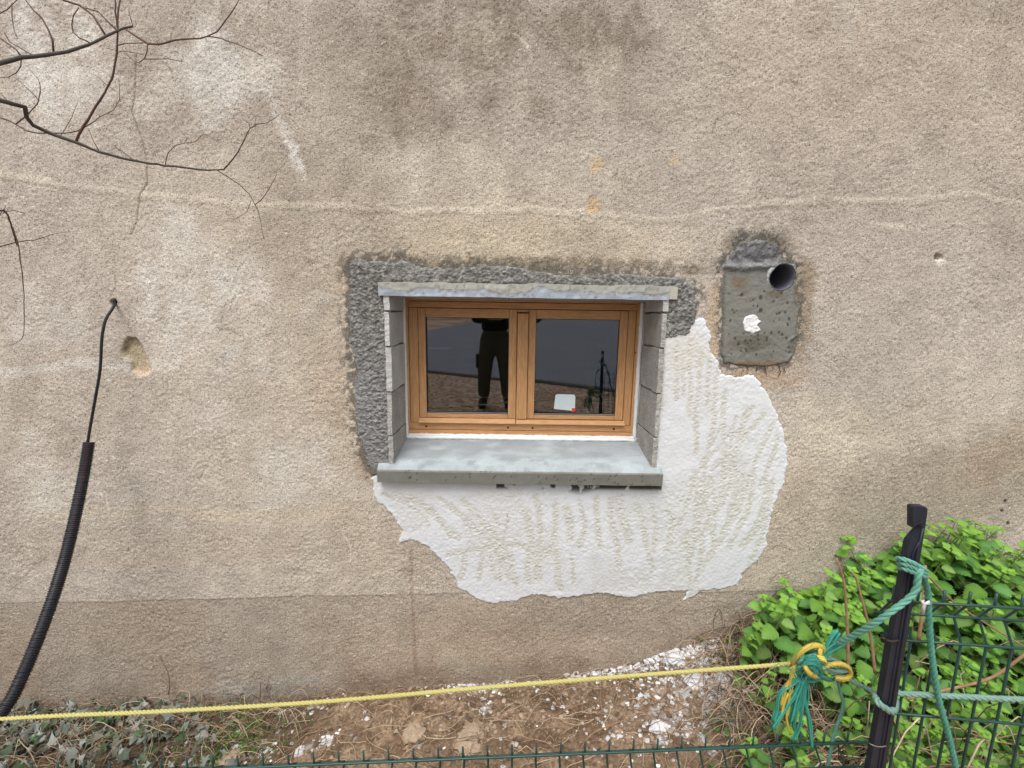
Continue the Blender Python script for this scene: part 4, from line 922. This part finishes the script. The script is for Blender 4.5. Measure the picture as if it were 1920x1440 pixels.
TW1 = [([(380, 0), (480, 35), (560, 100), (635, 212)], .004, .004), ([(690, -20), (692, 70), (700, 120), (704, 180)], .003, .003), ([(722, -20), (712, 60), (706, 120), (704, 200), (705, 270), (690, 380), (670, 470), (600, 600), (510, 745), (475, 800), (458, 853)], .003, .0052),
       ([(480, 40), (590, 72), (640, 120), (700, 183)], .0022, .003), ([(760, 180), (830, 225), (890, 262), (950, 268), (1060, 240), (1160, 232), (1240, 220), (1300, 190), (1350, 125), (1410, 45), (1440, -20)], .0042, .002),
       ([(1245, 218), (1320, 232), (1420, 265), (1510, 300), (1580, 340)], .0025, .0012), ([(885, 262), (880, 310), (865, 350), (830, 380), (780, 350), (735, 290)], .0025, .0012), ([(865, 352), (940, 355), (1010, 350), (1060, 365), (1120, 375)], .0022, .001),
       ([(705, 270), (790, 258), (885, 260)], .002, .0016), ([(140, -20), (200, 65), (250, 110), (290, 180), (315, 240), (320, 310)], .0025, .004), ([(470, 45), (440, 90), (430, 150), (436, 190), (480, 225), (550, 262)], .002, .003),
       ([(-20, 215), (50, 260), (100, 300), (130, 345)], .003, .003), ([(30, 200), (60, 250), (120, 290), (205, 330)], .002, .0025), ([(130, 348), (125, 400), (100, 440), (50, 462), (0, 460)], .0025, .0012), ([(-20, 90), (40, 60), (110, -10)], .002, .0015),
       ([(70, 20), (70, 100), (85, 190), (105, 235)], .002, .001), ([(775, 60), (780, 100), (800, 155)], .001, .0015), ([(1030, 195), (1028, 240)], .001, .0015), ([(640, 292), (720, 305), (860, 325)], .0012, .001)]
TW2 = [([(1345, 1016), (1400, 950), (1450, 870), (1500, 770), (1535, 745)], .0035, .002), ([(1535, 745), (1600, 738), (1650, 710), (1680, 680)], .002, .001), ([(1500, 770), (1490, 735), (1450, 710)], .0018, .001), ([(1525, 748), (1536, 705)], .0015, .001), ([(1300, 1020), (1370, 1065), (1440, 1110), (1490, 1160), (1530, 1228), (1560, 1310), (1585, 1440)], .0028, .001),
       ([(1530, 1228), (1570, 1200), (1620, 1120), (1660, 1045)], .0022, .0012), ([(1505, 1205), (1480, 1270), (1440, 1300), (1390, 1320)], .0018, .0008), ([(990, 990), (1010, 920), (1060, 870), (1110, 858), (1170, 850), (1220, 800)], .0022, .001), ([(1110, 858), (1125, 830), (1090, 800)], .0014, .0008),
       ([(800, 960), (750, 920), (670, 865)], .0022, .0012), ([(600, 910), (570, 860), (530, 770)], .0022, .001), ([(300, 800), (420, 795), (500, 765), (600, 705), (680, 660), (715, 600), (720, 530), (710, 470)], .003, .001), ([(95, 745), (160, 690), (225, 620), (242, 560), (235, 480), (180, 420)], .003, .001),
       ([(235, 605), (170, 535), (100, 470)], .0022, .0012), ([(0, 703), (95, 742), (160, 785), (230, 798), (300, 800)], .0035, .003), ([(640, 510), (700, 550)], .0014, .001), ([(560, 440), (640, 510)], .0012, .0018), ([(660, 685), (710, 690)], .0014, .001), ([(1440, 862), (1380, 855)], .0012, .0007), ([(360, 815), (410, 740), (465, 620)], .0014, .0008), ([(0, 555), (40, 600)], .0014, .0014)]
TW3 = [([(28, 1270), (90, 1262), (150, 1280)], .002, .001), ([(-10, 1300), (30, 1250), (35, 1225)], .002, .001), ([(75, 1360), (110, 1480), (128, 1600), (140, 1700), (145, 1850), (145, 1980), (125, 2040), (60, 2080)], .003, .001), ([(118, 1790), (80, 1790), (40, 1765)], .0014, .0008),
       ([(-60, 1495), (0, 1480), (120, 1450), (200, 1440), (300, 1410), (425, 1388)], .003, .001)]
for tw, par in ((TW1, b1), (TW2, b2), (TW3, b3)):
    for pts, ra, rb in tw:
        Yc = -.62 if par is b1 else -.52
        bough('twig', pts, Yc, Yc, ra * .72, rb * .72, m_twig, par)
mb = MB(); tz = tree.location.z
mb.tube(cr([(TX, -.9, tz - .05), (TX - .03, -.9, tz + .6), (TX + .02, -.9, tz + 1.4), (TX - .05, -.88, 1.0), (TX - .02, -.9, 2.2)], .1), [.085 - .0015 * i for i in range(len(cr([(TX, -.9, tz - .05), (TX - .03, -.9, tz + .6), (TX + .02, -.9, tz + 1.4), (TX - .05, -.88, 1.0), (TX - .02, -.9, 2.2)], .1)))], 12)
mb.build('trunk', m_bark, tree)

# ------------------------------------------------------------------ cable and corrugated conduit
cpts = [P(215, 569, .03), P(216, 570, -.01), P(210, 580, -.05), P(198, 600, -.08), P(191, 635, -.10), P(188, 690, -.11), P(180, 740, -.12), P(171, 790, -.13), P(165, 826, -.145), P(160, 860, -.16)]
q = cr(cpts, .015); mb = MB(); mb.tube(q, .0062, 8); tag(mb.build('cable', M('black_cable', (.022, .022, .026), rough=.45, var=.1)), 'black cable coming out of a small hole in the wall', 'cable')
path = cr([P(167, 829, -.15), P(158, 885, -.19), P(143, 960, -.27), P(124, 1040, -.36), P(103, 1110, -.45), P(76, 1185, -.54), P(46, 1258, -.62), P(15, 1320, -.69), P(-30, 1372, -.75), P(-110, 1420, -.8)], .0022)
v = []; f = []; nseg = 28; t0 = (path[1] - path[0]).normalized(); nrm = t0.cross(Vector((0, 1, 0))).normalized(); seg = 0; colr = []
dist = 0
for i, p in enumerate(path):
    t = (path[min(i + 1, len(path) - 1)] - path[max(i - 1, 0)]).normalized(); nrm = (nrm - t * nrm.dot(t)).normalized(); bi = t.cross(nrm)
    if i: dist += (p - path[i - 1]).length
    ph = (dist % .0085) / .0085; rad = .0205 + (.0032 if .2 < ph < .7 else -.0008) * .8
    for k in range(nseg):
        a = 2 * math.pi * k / nseg; dvec = nrm * math.cos(a) + bi * math.sin(a); v.append(p + dvec * rad)
        fr = dvec.dot(Vector((.05, -1, .2)).normalized()); sidev = dvec.dot(Vector((1, 0, 0)))
        colr.append(lin(66, 40, 44) if dvec.dot(Vector((.66, -.68, .25)).normalized()) > .978 else lin(38, 39, 45))
for i in range(len(path) - 1):
    for k in range(nseg): f.append((i*nseg+k, i*nseg+(k+1)%nseg, (i+1)*nseg+(k+1)%nseg, (i+1)*nseg+k))
cond = raw('corrugated_conduit', v, f, M('conduit_plastic', attr=True, rough=.42, var=.1, spec=.5), None, col=np.array(colr), smooth=False)
tag(cond, 'black ribbed conduit with a thin red line, leaning up the wall at left', 'conduit')
b0 = len(path)

# ------------------------------------------------------------------ fence
m_fwire = M('green_coated_wire', (.012, .055, .048), rough=.4, var=.15, vs=40, spec=.5)
def fline(kind):
    return (lambda px: P(px, 1410, 0)) 
def panel(name, label, x0, x1, ylin, ztop, sp, H_levels, rv, rh, folds, first=0.):
    root = thing(name, label, 'fence', ((x0 + x1) / 2, ylin((x0 + x1) / 2), ztop(x0) - .9), group='green wire fence panels')
    xs = []; x = x0 + first
    while x <= x1: xs.append(x); x += sp
    def pos(x, dz): 
        fo = np.interp(dz, [0] + [0], [0, 0]) if False else 0
        yy = ylin(x) + float(np.interp(dz, [a for a, _ in folds], [b for _, b in folds])); return Vector((x, yy, ztop(x) - dz))
    for x in xs:
        mb = MB(); pts = [pos(x, dz) for dz in sorted(set([-.026] + [a for a, _ in folds if -.02 < a < 1.2] + [H_levels[-1]]))]
        mb.tube(pts, rv, 6); mb.build('vertical_wire', m_fwire, root)
    for dz in H_levels:
        mb = MB(); mb.tube([pos(x0 + (x1 - x0) * i / 8, dz) + Vector((0, -rv - rh * .3, 0)) for i in range(9)], rh, 6); mb.build('horizontal_wire', m_fwire, root)
    return root
pL, pR = P(600, 1431, -1.335), P(1630, 1389, -1.300)
slope = (pR.z - pL.z) / (pR.x - pL.x)
yl = lambda x: -1.335 + .035 * (x - pL.x) / (pR.x - pL.x)
zl = lambda x: pL.z + slope * (x - pL.x)
FO = [(-.03, 0), (0, 0), (.028, .026), (.055, .0), (.3, 0), (1.4, 0)]
panel('wire_fence', 'low green wire mesh panel crossing the bottom of the picture left of the post', -1.9, P(1628, 1400, -1.3).x, yl, zl, .0525, [0, .028, .062, .262, .5], .0022, .0026, FO, .01)
qL, qR = P(1712, 1127, -1.345), P(1920, 1139, -1.368)
s2 = (qR.z - qL.z) / (qR.x - qL.x)
yr = lambda x: -1.345 - .023 * (x - qL.x) / (qR.x - qL.x)
zr = lambda x: qL.z + s2 * (x - qL.x)
d3 = zr(qL.x) - P(1698, 1199, -1.345).z; d4 = zr(qL.x) - P(1676, 1335, -1.345).z; d2 = zr(qL.x) - P(1708, 1148, -1.345 + .022).z
FO2 = [(-.03, 0), (0, 0), (d2, .022), (d3, 0), (1.4, 0)]
xv0 = P(1673, 1125, -1.34).x
panel('wire_fence', 'taller green wire mesh panel in front of the nettles right of the post', xv0 - .012, 2.1, yr, zr, (P(1920, 1130, -1.368).x - P(1673, 1125, -1.34).x) / 5.08, [0, d2, d3, d4, d4 + .2, d4 + .4], .0024, .0027, FO2, .012)

# post with a notched head
PY0, PY1 = -1.388, -1.376
post = thing('fence_post', 'black fence post with a notched top, leaning rope wrapped round it', 'post', (P(1650, 1400, -1.37).x, -1.37, -1.7))
post['label'] = 'black square fence post with a notch cut near its top'
outl = [(1712, 952), (1715, 949.5), (1735, 950.5), (1739, 954), (1739, 962), (1727, 1037)]
def pst(px, py): return P(px, py, PY0)
A = [pst(a, b) for a, b in outl]
rt = [pst(1727, 1037), pst(1661, 1440)]; lt = [pst(1631, 1440), pst(1704, 1022)]
dr = (rt[1] - rt[0]); dl = (lt[0] - lt[1])
rb = rt[0] + dr * ((-1.75 - rt[0].z) / dr.z); lb = lt[1] + dl * ((-1.75 - lt[1].z) / dl.z)
ring = A + [rb, lb] + [pst(1704, 1022), pst(1707, 1014), pst(1716, 1003), pst(1728, 990), pst(1728, 982.5), pst(1720, 984), pst(1712, 990)]
bm = bmesh.new(); fv = [bm.verts.new(p) for p in ring]; face = bm.faces.new(fv)
ex = bmesh.ops.extrude_face_region(bm, geom=[face]); bmesh.ops.translate(bm, verts=[g_ for g_ in ex['geom'] if isinstance(g_, bmesh.types.BMVert)], vec=(0, PY1 - PY0, 0))
bmesh.ops.recalc_face_normals(bm, faces=bm.faces); bmesh.ops.triangulate(bm, faces=[f_ for f_ in bm.faces if len(f_.verts) > 4])
me = bpy.data.meshes.new('post_body'); bm.to_mesh(me); bm.free()
m_post = M('black_post_paint', (.013, .016, .027), rough=.5, var=.15, vs=20, grain=(60, .12), bump=(60, .12, .001), spec=.4)
me.materials.append(m_post); o = bpy.data.objects.new('post_body', me); link(o, post); reloc(o)
mb = MB(); a, b = P(1733, 985, PY0), P(1726, 1035, PY0); c = rb + (lb - rb) * .20
mb.tube([P(1731, 990, PY0 - .0005), P(1719, 1037, PY0 - .0005), Vector((c.x, PY0 - .0005, c.z))], .0022, 6); mb.tube([P(1727, 1010, PY0 - .0005), P(1711.5, 1037, PY0 - .0005) , Vector((c.x - .008, PY0 - .0005, c.z))], .0014, 6)
mb.build('rib', m_post, post)
mb = MB(); mb.tube(cr([P(1656, 1196, -1.36), P(1662, 1200, -1.392), P(1672, 1203, -1.393), P(1682, 1201, -1.392), P(1686, 1199, -1.36)], .006), .0018, 6)
mb.tube([P(1655, 1190, -1.345), P(1657, 1203, -1.345)], .004, 6); tag(mb.build('wire_tie', M('dark_wire', (.05, .045, .04), rough=.5, metallic=.4)), 'dark wire tie round the post at the third wire of the taller panel', 'tie')
mb = MB(); mb.tube(cr([P(1630, 1392, -1.36), P(1632, 1395, -1.393), P(1645, 1400, -1.394), P(1660, 1399, -1.392), P(1664, 1392, -1.36)], .006), .0011, 6)
tag(mb.build('wire_tie', M('grey_wire', (.30, .28, .25), rough=.4, metallic=.6)), 'thin grey wire round the foot of the black post', 'tie')

# ------------------------------------------------------------------ ropes
def rope_mesh(mb, pts, r, pitch=.05, k=3, step=None, rs_=.56, fray=0):
    q = cr(pts, step or pitch / 7); m = len(q); d = 0; t0 = (q[1] - q[0]).normalized(); nrm = t0.cross(Vector((0.13, .9, .4))).normalized(); S = [[] for _ in range(k)]
    for i, p in enumerate(q):
        t = q[min(i + 1, m - 1)] - q[max(i - 1, 0)]; t = t.normalized() if t.length > 1e-9 else t0; nrm = (nrm - t * nrm.dot(t)).normalized(); bi = t.cross(nrm)
        if i: d += (p - q[i - 1]).length
        for j in range(k):
            a = 2 * math.pi * (d / pitch + j / k); S[j].append(p + (nrm * math.cos(a) + bi * math.sin(a)) * r * .52)
    for s in S: mb.tube(s, r * rs_, 6)
m_yel = M('yellow_rope_fibre', attr=True, rough=.55, var=.12, vs=60, stretch=(40, 4, 4), spec=.35)
m_grn = M('green_rope_fibre', attr=True, rough=.55, var=.14, vs=60, spec=.35)
YEL = lin(198, 190, 118) * .85; YEL2 = lin(212, 190, 84) * .9; GRN = lin(104, 164, 146) * .9; GRN2 = lin(60, 150, 132) * .9; GRN3 = lin(122, 156, 144) * .9
RY = -1.27
ropeY = thing('yellow_rope', 'taut yellow rope stretched across the bottom in front of the wall', 'rope', P(960, 1280, RY))
mb = MB(); mb.cur = tuple(YEL)
rope_mesh(mb, [P(-700, 1396, RY), P(0, 1348, RY), P(300, 1334, RY), P(600, 1316, RY), P(900, 1290, RY), P(1200, 1266, RY), P(1400, 1251, RY), P(1505, 1243, RY)], .0046, .030, step=.006)
mb.build('cord', m_yel, ropeY)
# green rope: coil round the post, run to the knot, hanging tail
KX, KY = 1534, 1247; KYd = -1.30
ropeG = thing('green_rope', 'green rope coiled on the post top and running down to the knot', 'rope', P(1715, 1060, -1.37))
mb = MB(); mb.cur = tuple(GRN)
pc = P(1708, 1060, -1.37); tilt = .22
for j in range(3):
    e_ = 8.5 * j
    rope_mesh(mb, [P(1708, 1056 + e_, -1.366), P(1690, 1050 + e_, -1.370), P(1684 + j * 2, 1047 + e_, -1.388), P(1695, 1049 + e_, -1.3965), P(1712, 1056 + e_, -1.3975), P(1729, 1066 + e_ * .8, -1.397), P(1735, 1070 + e_ * .7, -1.388), P(1728, 1066 + e_ * .8, -1.370), P(1712, 1060 + e_, -1.366)], .0046, .030, step=.004)
rope_mesh(mb, [P(1726, 1066, -1.40), P(1721, 1082, -1.402), P(1718, 1103, -1.402), P(1704, 1122, -1.402), P(1672, 1146, -1.402), P(1640, 1168, -1.39), P(1600, 1192, -1.36), P(1572, 1206, -1.33)], .0056, .045, step=.006)
mb.build('cord', m_grn, ropeG)
mb = MB(); mb.cur = tuple(lin(84, 148, 128) * .9)
rope_mesh(mb, [P(1722, 1068, -1.395), P(1732, 1085, -1.385), P(1739, 1110, -1.376), P(1741, 1150, -1.373), P(1744, 1200, -1.37), P(1751, 1260, -1.37), P(1762, 1320, -1.37), P(1776, 1370, -1.37), P(1790, 1430, -1.37), P(1797, 1475, -1.37)], .0056, .036, step=.006)
mb.build('tail', m_grn, ropeG)
ropeH = thing('green_rope', 'greyish green rope running level to the right edge from the lower post', 'rope', P(1800, 1306, -1.37))
mb = MB(); mb.cur = tuple(GRN3)
rope_mesh(mb, [P(2500, 1325, -1.40), P(2200, 1318, -1.39), P(1925, 1312, -1.38), P(1800, 1306, -1.37), P(1700, 1301, -1.355), P(1668, 1298, -1.345)], .0056, .036, step=.006)
rope_mesh(mb, [P(1650, 1300, -1.352), P(1642, 1306, -1.375), P(1648, 1319, -1.398), P(1661, 1329, -1.399), P(1672, 1334, -1.398), P(1678, 1326, -1.38), P(1679, 1312, -1.352)], .0062, .036, step=.005)
rope_mesh(mb, [P(1646, 1304, -1.36), P(1632, 1294, -1.345), P(1612, 1284, -1.32), P(1592, 1275, -1.30)], .0048, .03, step=.005)
mb.build('cord', m_grn, ropeH)
# the knot
def K(px, py, y=0.): return P(px, py, KYd - y)
knot = thing('rope_knot', 'big frayed knot of green and yellow strands joining the ropes left of the post', 'knot', P(KX, KY, KYd))
rk = random.Random(51)
def band(mb, pts, n, spread, r, col, wig=.0015):
    q = cr([Vector(p) for p in pts], .007)
    for s in range(n):
        o = Vector((rk.uniform(-1, 1), rk.uniform(-1, 1), rk.uniform(-1, 1))) * spread; mb.cur = tuple(np.array(col) * rk.uniform(.75, 1.15)); ph = rk.uniform(0, 6)
        mb.tube([p + o + Vector((math.sin(i * .5 + ph), 0, math.cos(i * .6 + ph))) * wig for i, p in enumerate(q)], [r * rk.uniform(.8, 1.1)] * (len(q) - 1) + [r * .5], 5)
mb = MB()   # green body
band(mb, [K(1505, 1244), K(1512, 1234, .022), K(1525, 1236, .03), K(1530, 1250, .03), K(1522, 1266, .02), K(1508, 1268, .01)], 6, .0035, .0034, GRN2 * .95)
band(mb, [K(1500, 1252), K(1500, 1240, .02), K(1514, 1233, .02), K(1534, 1232, .02), K(1550, 1240, .012)], 5, .0035, .0034, GRN)
band(mb, [K(1502, 1270, .0), K(1500, 1254, .02), K(1512, 1246, .03), K(1524, 1258, .03), K(1538, 1268, .015), K(1560, 1276, 0)], 5, .003, .0034, GRN * .85)
band(mb, [K(1530, 1240, .015), K(1545, 1252, .02), K(1566, 1260, .02), K(1588, 1256, .02), K(1590, 1250, .018), K(1572, 1248, .02), K(1552, 1252, .02)], 4, .0028, .0034, GRN3 * .9)
band(mb, [K(1536, 1236, .01), K(1556, 1216, .012), K(1575, 1205, .01), K(1590, 1195, -.005)], 7, .005, .0033, GRN2)
band(mb, [K(1542, 1234, .01), K(1553, 1210, .01), K(1562, 1195, .01), K(1570, 1184, .01)], 6, .0035, .0026, GRN2)
band(mb, [K(1512, 1226, .0), K(1526, 1222, .01), K(1540, 1232, .01)], 3, .003, .0034, GRN * .6)
band(mb, [K(1498, 1262, .0), K(1504, 1246, .02), K(1520, 1240, .034), K(1536, 1246, .03), K(1540, 1262, .02), K(1526, 1274, .012), K(1508, 1272, .008)], 6, .004, .0034, GRN2 * .85)
band(mb, [K(1545, 1240, .012), K(1562, 1240, .014), K(1582, 1246, .014), K(1592, 1258, .012), K(1584, 1270, .01), K(1562, 1272, .01)], 4, .0035, .0032, GRN3 * .8)
mb.build('green_strands', m_grn, knot)
mb = MB()   # yellow parts
band(mb, [K(1488, 1244, .005), K(1497, 1230, .015), K(1510, 1216, .02), K(1526, 1209, .02), K(1540, 1211, .018), K(1546, 1220, .012), K(1540, 1230, .005)], 6, .003, .0034, YEL2 * .9)
band(mb, [K(1510, 1250, .035), K(1519, 1262, .038), K(1534, 1272, .03)], 4, .0022, .0034, YEL2)
band(mb, [K(1534, 1234, .03), K(1545, 1236, .03), K(1550, 1244, .024)], 3, .0022, .003, YEL2)
for dz, dy in ((0, .02), (5, .022), (10, .018)):
    mb.cur = tuple(YEL2 * rk.uniform(.85, 1.05))
    rope_mesh(mb, [K(1540, 1252 + dz * .2, dy), K(1556, 1246 - dz * .1 + dz * .3, dy + .004), K(1576, 1244 + dz * .4, dy + .004), K(1592, 1252 + dz * .2, dy + .004), K(1595, 1266 - dz * .3, dy), K(1584, 1275 - dz * .5, dy), K(1566, 1272 - dz * .4, dy - .004)], .0038, .022, step=.004)
band(mb, [K(1536, 1222, .016), K(1540, 1214, .02), K(1536, 1228, .024), K(1542, 1232, .02)], 4, .003, .003, YEL2)
mb.build('yellow_strands', m_yel, knot)
mb = MB()   # tassels
for pts, n, sp in (([(1500, 1272), (1490, 1300), (1470, 1330), (1456, 1350), (1449, 1366)], 7, .0028), ([(1503, 1272), (1498, 1310), (1488, 1345), (1484, 1368)], 5, .004), ([(1506, 1272), (1504, 1320), (1500, 1352), (1492, 1376), (1484, 1387)], 5, .003), ([(1508, 1272), (1508, 1310), (1516, 1345), (1520, 1375), (1522, 1402)], 7, .0030),
                   ([(1512, 1268), (1516, 1295), (1514, 1320), (1512, 1335)], 4, .003), ([(1498, 1270), (1478, 1285), (1462, 1300), (1456, 1330), (1450, 1352)], 5, .003), ([(1504, 1272), (1494, 1300), (1486, 1325), (1480, 1350)], 5, .005)):
    band(mb, [K(a, b, .01) for a, b in pts], n, sp, .0019, GRN2, .001)
band(mb, [K(1572, 1276, 0), K(1578, 1300, 0), K(1583, 1318), K(1578, 1342), K(1568, 1368), K(1562, 1392), K(1556, 1425), K(1550, 1450)], 3, .002, .0026, GRN * .8)
for _ in range(70):
    a_ = rk.uniform(0, 6.28); p0 = K(1522 + rk.gauss(0, 20), 1248 + rk.gauss(0, 14), .02 + rk.uniform(0, .02)); d_ = Vector((math.cos(a_), -.3, math.sin(a_) - .3)) * rk.uniform(.008, .028); mb.cur = tuple(GRN2 * rk.uniform(.8, 1.4)); mb.tube([p0, p0 + d_ * .5 + Vector((0, 0, .002)), p0 + d_], .0005, 3, False)
mb.build('green_tassel', m_grn, knot)
mb = MB()
for pts, n in (([(1490, 1248), (1484, 1270), (1474, 1290), (1468, 1312), (1464, 1325)], 4), ([(1486, 1250), (1482, 1285), (1478, 1330), (1476, 1350), (1482, 1378)], 4), ([(1480, 1300), (1470, 1320), (1466, 1340), (1468, 1348)], 3)):
    band(mb, [K(a, b, .012) for a, b in pts], n, .0018, .0020, YEL2 * .8, .001)
mb.build('yellow_tassel', m_yel, knot)
# scrap of white tape on the top wire
mb = MB(); r = random.Random(8)
base = [(1727, 1127), (1734, 1125), (1742, 1126), (1748, 1131), (1746, 1134), (1738, 1134), (1736, 1142), (1733, 1152), (1729, 1153), (1728, 1142), (1729, 1135)]
vs = [P(a, b, -1.378 + r.uniform(-.004, .004)) for a, b in base]; c = P(1733, 1133, -1.385); vs.append(c); n = len(base)
mb.add(vs + [v_ + Vector((0, .0012, 0)) for v_ in vs], [(i, (i + 1) % n, n) for i in range(n)] + [((i + 1) % n + n + 1, i + n + 1, 2 * n + 1) for i in range(n)] + [(i, i + n + 1, (i + 1) % n + n + 1, (i + 1) % n) for i in range(n)])
tag(mb.build('tape_scrap', M('white_tape', (.7, .7, .72), rough=.5)), 'crumpled white scrap stuck on the top wire just right of the post', 'scrap')

# ------------------------------------------------------------------ the photographer, seen mirrored in the left pane
def skin_obj(name, V, E, rad, mat, parent, root=0, sub=2):
    me = bpy.data.meshes.new(name); me.from_pydata(V, E, []); o = bpy.data.objects.new(name, me); link(o, parent)
    o.modifiers.new('skin', 'SKIN').use_smooth_shade = True
    for i, rr in enumerate(rad):
        s = me.skin_vertices[0].data[i] if me.skin_vertices else None
        if s: s.radius = rr if isinstance(rr, tuple) else (rr, rr); s.use_root = (i == root)
    sb = o.modifiers.new('subsurf', 'SUBSURF'); sb.levels = sub; sb.render_levels = sub
    me.materials.append(mat); return o
def ensure_skin(name, V, E, rad, mat, parent, root=0, sub=2):
    me = bpy.data.meshes.new(name); bm = bmesh.new(); ly = bm.verts.layers.skin.verify(); vv = []
    for i, p in enumerate(V):
        b_ = bm.verts.new(p); s = b_[ly]; rr = rad[i]; s.radius = rr if isinstance(rr, tuple) else (rr, rr); s.use_root = (i == root); vv.append(b_)
    for a, b_ in E: bm.edges.new((vv[a], vv[b_]))
    bm.to_mesh(me); bm.free(); o = bpy.data.objects.new(name, me); link(o, parent)
    sk = o.modifiers.new('skin', 'SKIN'); sk.use_smooth_shade = True
    sb = o.modifiers.new('subsurf', 'SUBSURF'); sb.levels = sub; sb.render_levels = sub
    me.materials.append(mat); return o
PXO, PYO, PZ = -.21, -2.66, -1.16
person = thing('person', 'person in dark jacket and olive work trousers taking the photo, mirrored in the left pane', 'person', (PXO, PYO, PZ))
m_skin = M('skin', (.42, .25, .18), rough=.5, var=.05); m_jack = M('dark_jacket', (.012, .013, .016), rough=.8, var=.1); m_trs = M('olive_trousers', (.080, .084, .058), rough=.9, var=.15); m_shoe = M('dark_shoes', (.015, .014, .014), rough=.6, var=.1); m_hair = M('hair', (.02, .014, .01), rough=.7)
# local space, metres, facing +y; phone near (0.19, 0.55, 1.16)
V = [(0, 0, .80), (0, 0, .98), (0, .0, 1.15), (0, .0, 1.30), (0, .01, 1.38), (0, .035, 1.44), (0, .045, 1.52), (0, .03, 1.60)]
rd = [(.14, .10), (.13, .09), (.15, .095), (.13, .08), .055, (.055, .065), (.075, .09), (.06, .07)]
E = [(i, i + 1) for i in range(7)]
def add(p, r_, par):
    V.append(p); rd.append(r_); E.append((par, len(V) - 1)); return len(V) - 1
for s in (-1, 1):
    h = add((s * .09, 0, .76), (.085, .085), 0); k = add((s * .115, .02, .44), (.055, .06), h); an = add((s * .13, -.01, .09), (.036, .04), k); add((s * .145, .12, .035), (.035, .025), an)
    sh = add((s * .17, 0, 1.31), .055, 3); el = add((s * .24, .14, 1.10), .042, sh); tx = .21 + s * .085; wr = add((tx + s * .02, .42, 1.13), .027, el); pm = add((tx + s * .012, .485, 1.155), (.034, .018), wr)
    for q in range(4):
        dz = .03 - q * .019; L = (.030, .034, .031, .024)[q]
        a1 = add((tx + s * .016, .505, 1.165 + dz), .009, pm); a2 = add((tx + s * .004, .505 + L * .9, 1.163 + dz), .0085, a1); a3 = add((tx - s * .018, .541, 1.158 + dz), .008, a2)
    t1 = add((tx - s * .004, .47, 1.185), .011, pm); add((tx - s * .026, .492, 1.19), .009, t1)
body = ensure_skin('body', V, E, rd, m_skin, person, 0)
# face: eyes, nose, mouth, ears shaped as small features on the head
mb = MB()
def ball(mb, c, r, sx=1, sy=1, sz=1, n=8):
    vs = []; fs = []
    for i in range(n + 1):
        for j in range(2 * n): a, b = math.pi * i / n, math.pi * j / n; vs.append((c[0] + r * sx * math.sin(a) * math.cos(b), c[1] + r * sy * math.sin(a) * math.sin(b), c[2] + r * sz * math.cos(a)))
    for i in range(n):
        for j in range(2 * n): fs.append((i*2*n+j, i*2*n+(j+1)%(2*n), (i+1)*2*n+(j+1)%(2*n), (i+1)*2*n+j))
    mb.add(vs, fs)
def pobj(mb, name, mat): o = mb.build(name, mat); o.parent = person; return o
ball(mb, (0, .138, 1.52), .014, .8, 1.2, 1.5); 
for s in (-1, 1): ball(mb, (s * .082, .04, 1.525), .022, .4, .8, 1.2)
pobj(mb, 'nose_and_ears', m_skin)
mb = MB()
for s in (-1, 1): ball(mb, (s * .030, .118, 1.545), .011)
pobj(mb, 'eyes', m_hair)
mb = MB(); ball(mb, (0, .122, 1.478), .02, 1.2, .5, .3); pobj(mb, 'mouth', M('lips', (.35, .12, .1)))
mb = MB(); ball(mb, (0, .018, 1.585), .10, .92, 1.05, .85, 12); pobj(mb, 'hair', m_hair)
Vj = [(0, 0, .93), (0, 0, 1.05), (0, 0, 1.17), (0, 0, 1.31), (0, .01, 1.37)]; rj = [(.20, .15), (.18, .14), (.18, .12), (.15, .10), .07]; Ej = [(0, 1), (1, 2), (2, 3), (3, 4)]
for s in (-1, 1):
    i0 = len(Vj); tx = .21 + s * .085; Vj += [(s * .18, 0, 1.32), (s * .245, .14, 1.10), (tx + s * .03, .38, 1.125)]; rj += [.07, .055, .042]; Ej += [(3, i0), (i0, i0 + 1), (i0 + 1, i0 + 2)]
ensure_skin('jacket', Vj, Ej, rj, m_jack, person)
Vt = [(0, 0, 1.05), (0, 0, .84)]; rt_ = [(.185, .14), (.19, .138)]; Et = [(0, 1)]
for s in (-1, 1):
    i0 = len(Vt); Vt += [(s * .10, 0, .72), (s * .125, .01, .58), (s * .135, .02, .44), (s * .145, .0, .28), (s * .152, -.01, .12)]; rt_ += [(.115, .115), (.105, .105), (.085, .095), (.078, .085), (.076, .08)]; Et += [(1, i0)] + [(i0 + j, i0 + j + 1) for j in range(4)]
ensure_skin('trousers', Vt, Et, rt_, m_trs, person)
mb = MB()
for s in (-1, 1):
    mb.box((s * .225 - .018, -.06, .50), (s * .225 + .018, .06, .68))
    if s < 2: o = mb.build('cargo_pocket', m_trs, bevel=.008); o.parent = person; mb = MB()
for s in (-1, 1):
    ensure_skin('shoe', [(s * .152, -.05, .05), (s * .154, .02, .05), (s * .165, .10, .042), (s * .172, .17, .035), (s * .153, -.02, .11)], [(0, 1), (1, 2), (2, 3), (1, 4)], [(.055, .05), (.055, .05), (.055, .045), (.05, .035), (.06, .06)], m_shoe, person, 1)
mb = MB(); mb.box((-.075, -2.128, -.036), (.085, -2.119, .042)); ph = mb.build('smartphone', M('phone_black', (.01, .01, .012), rough=.2, var=0), smooth=False, bevel=.003)
tag(ph, 'black phone held up in both hands by the photographer', 'phone')
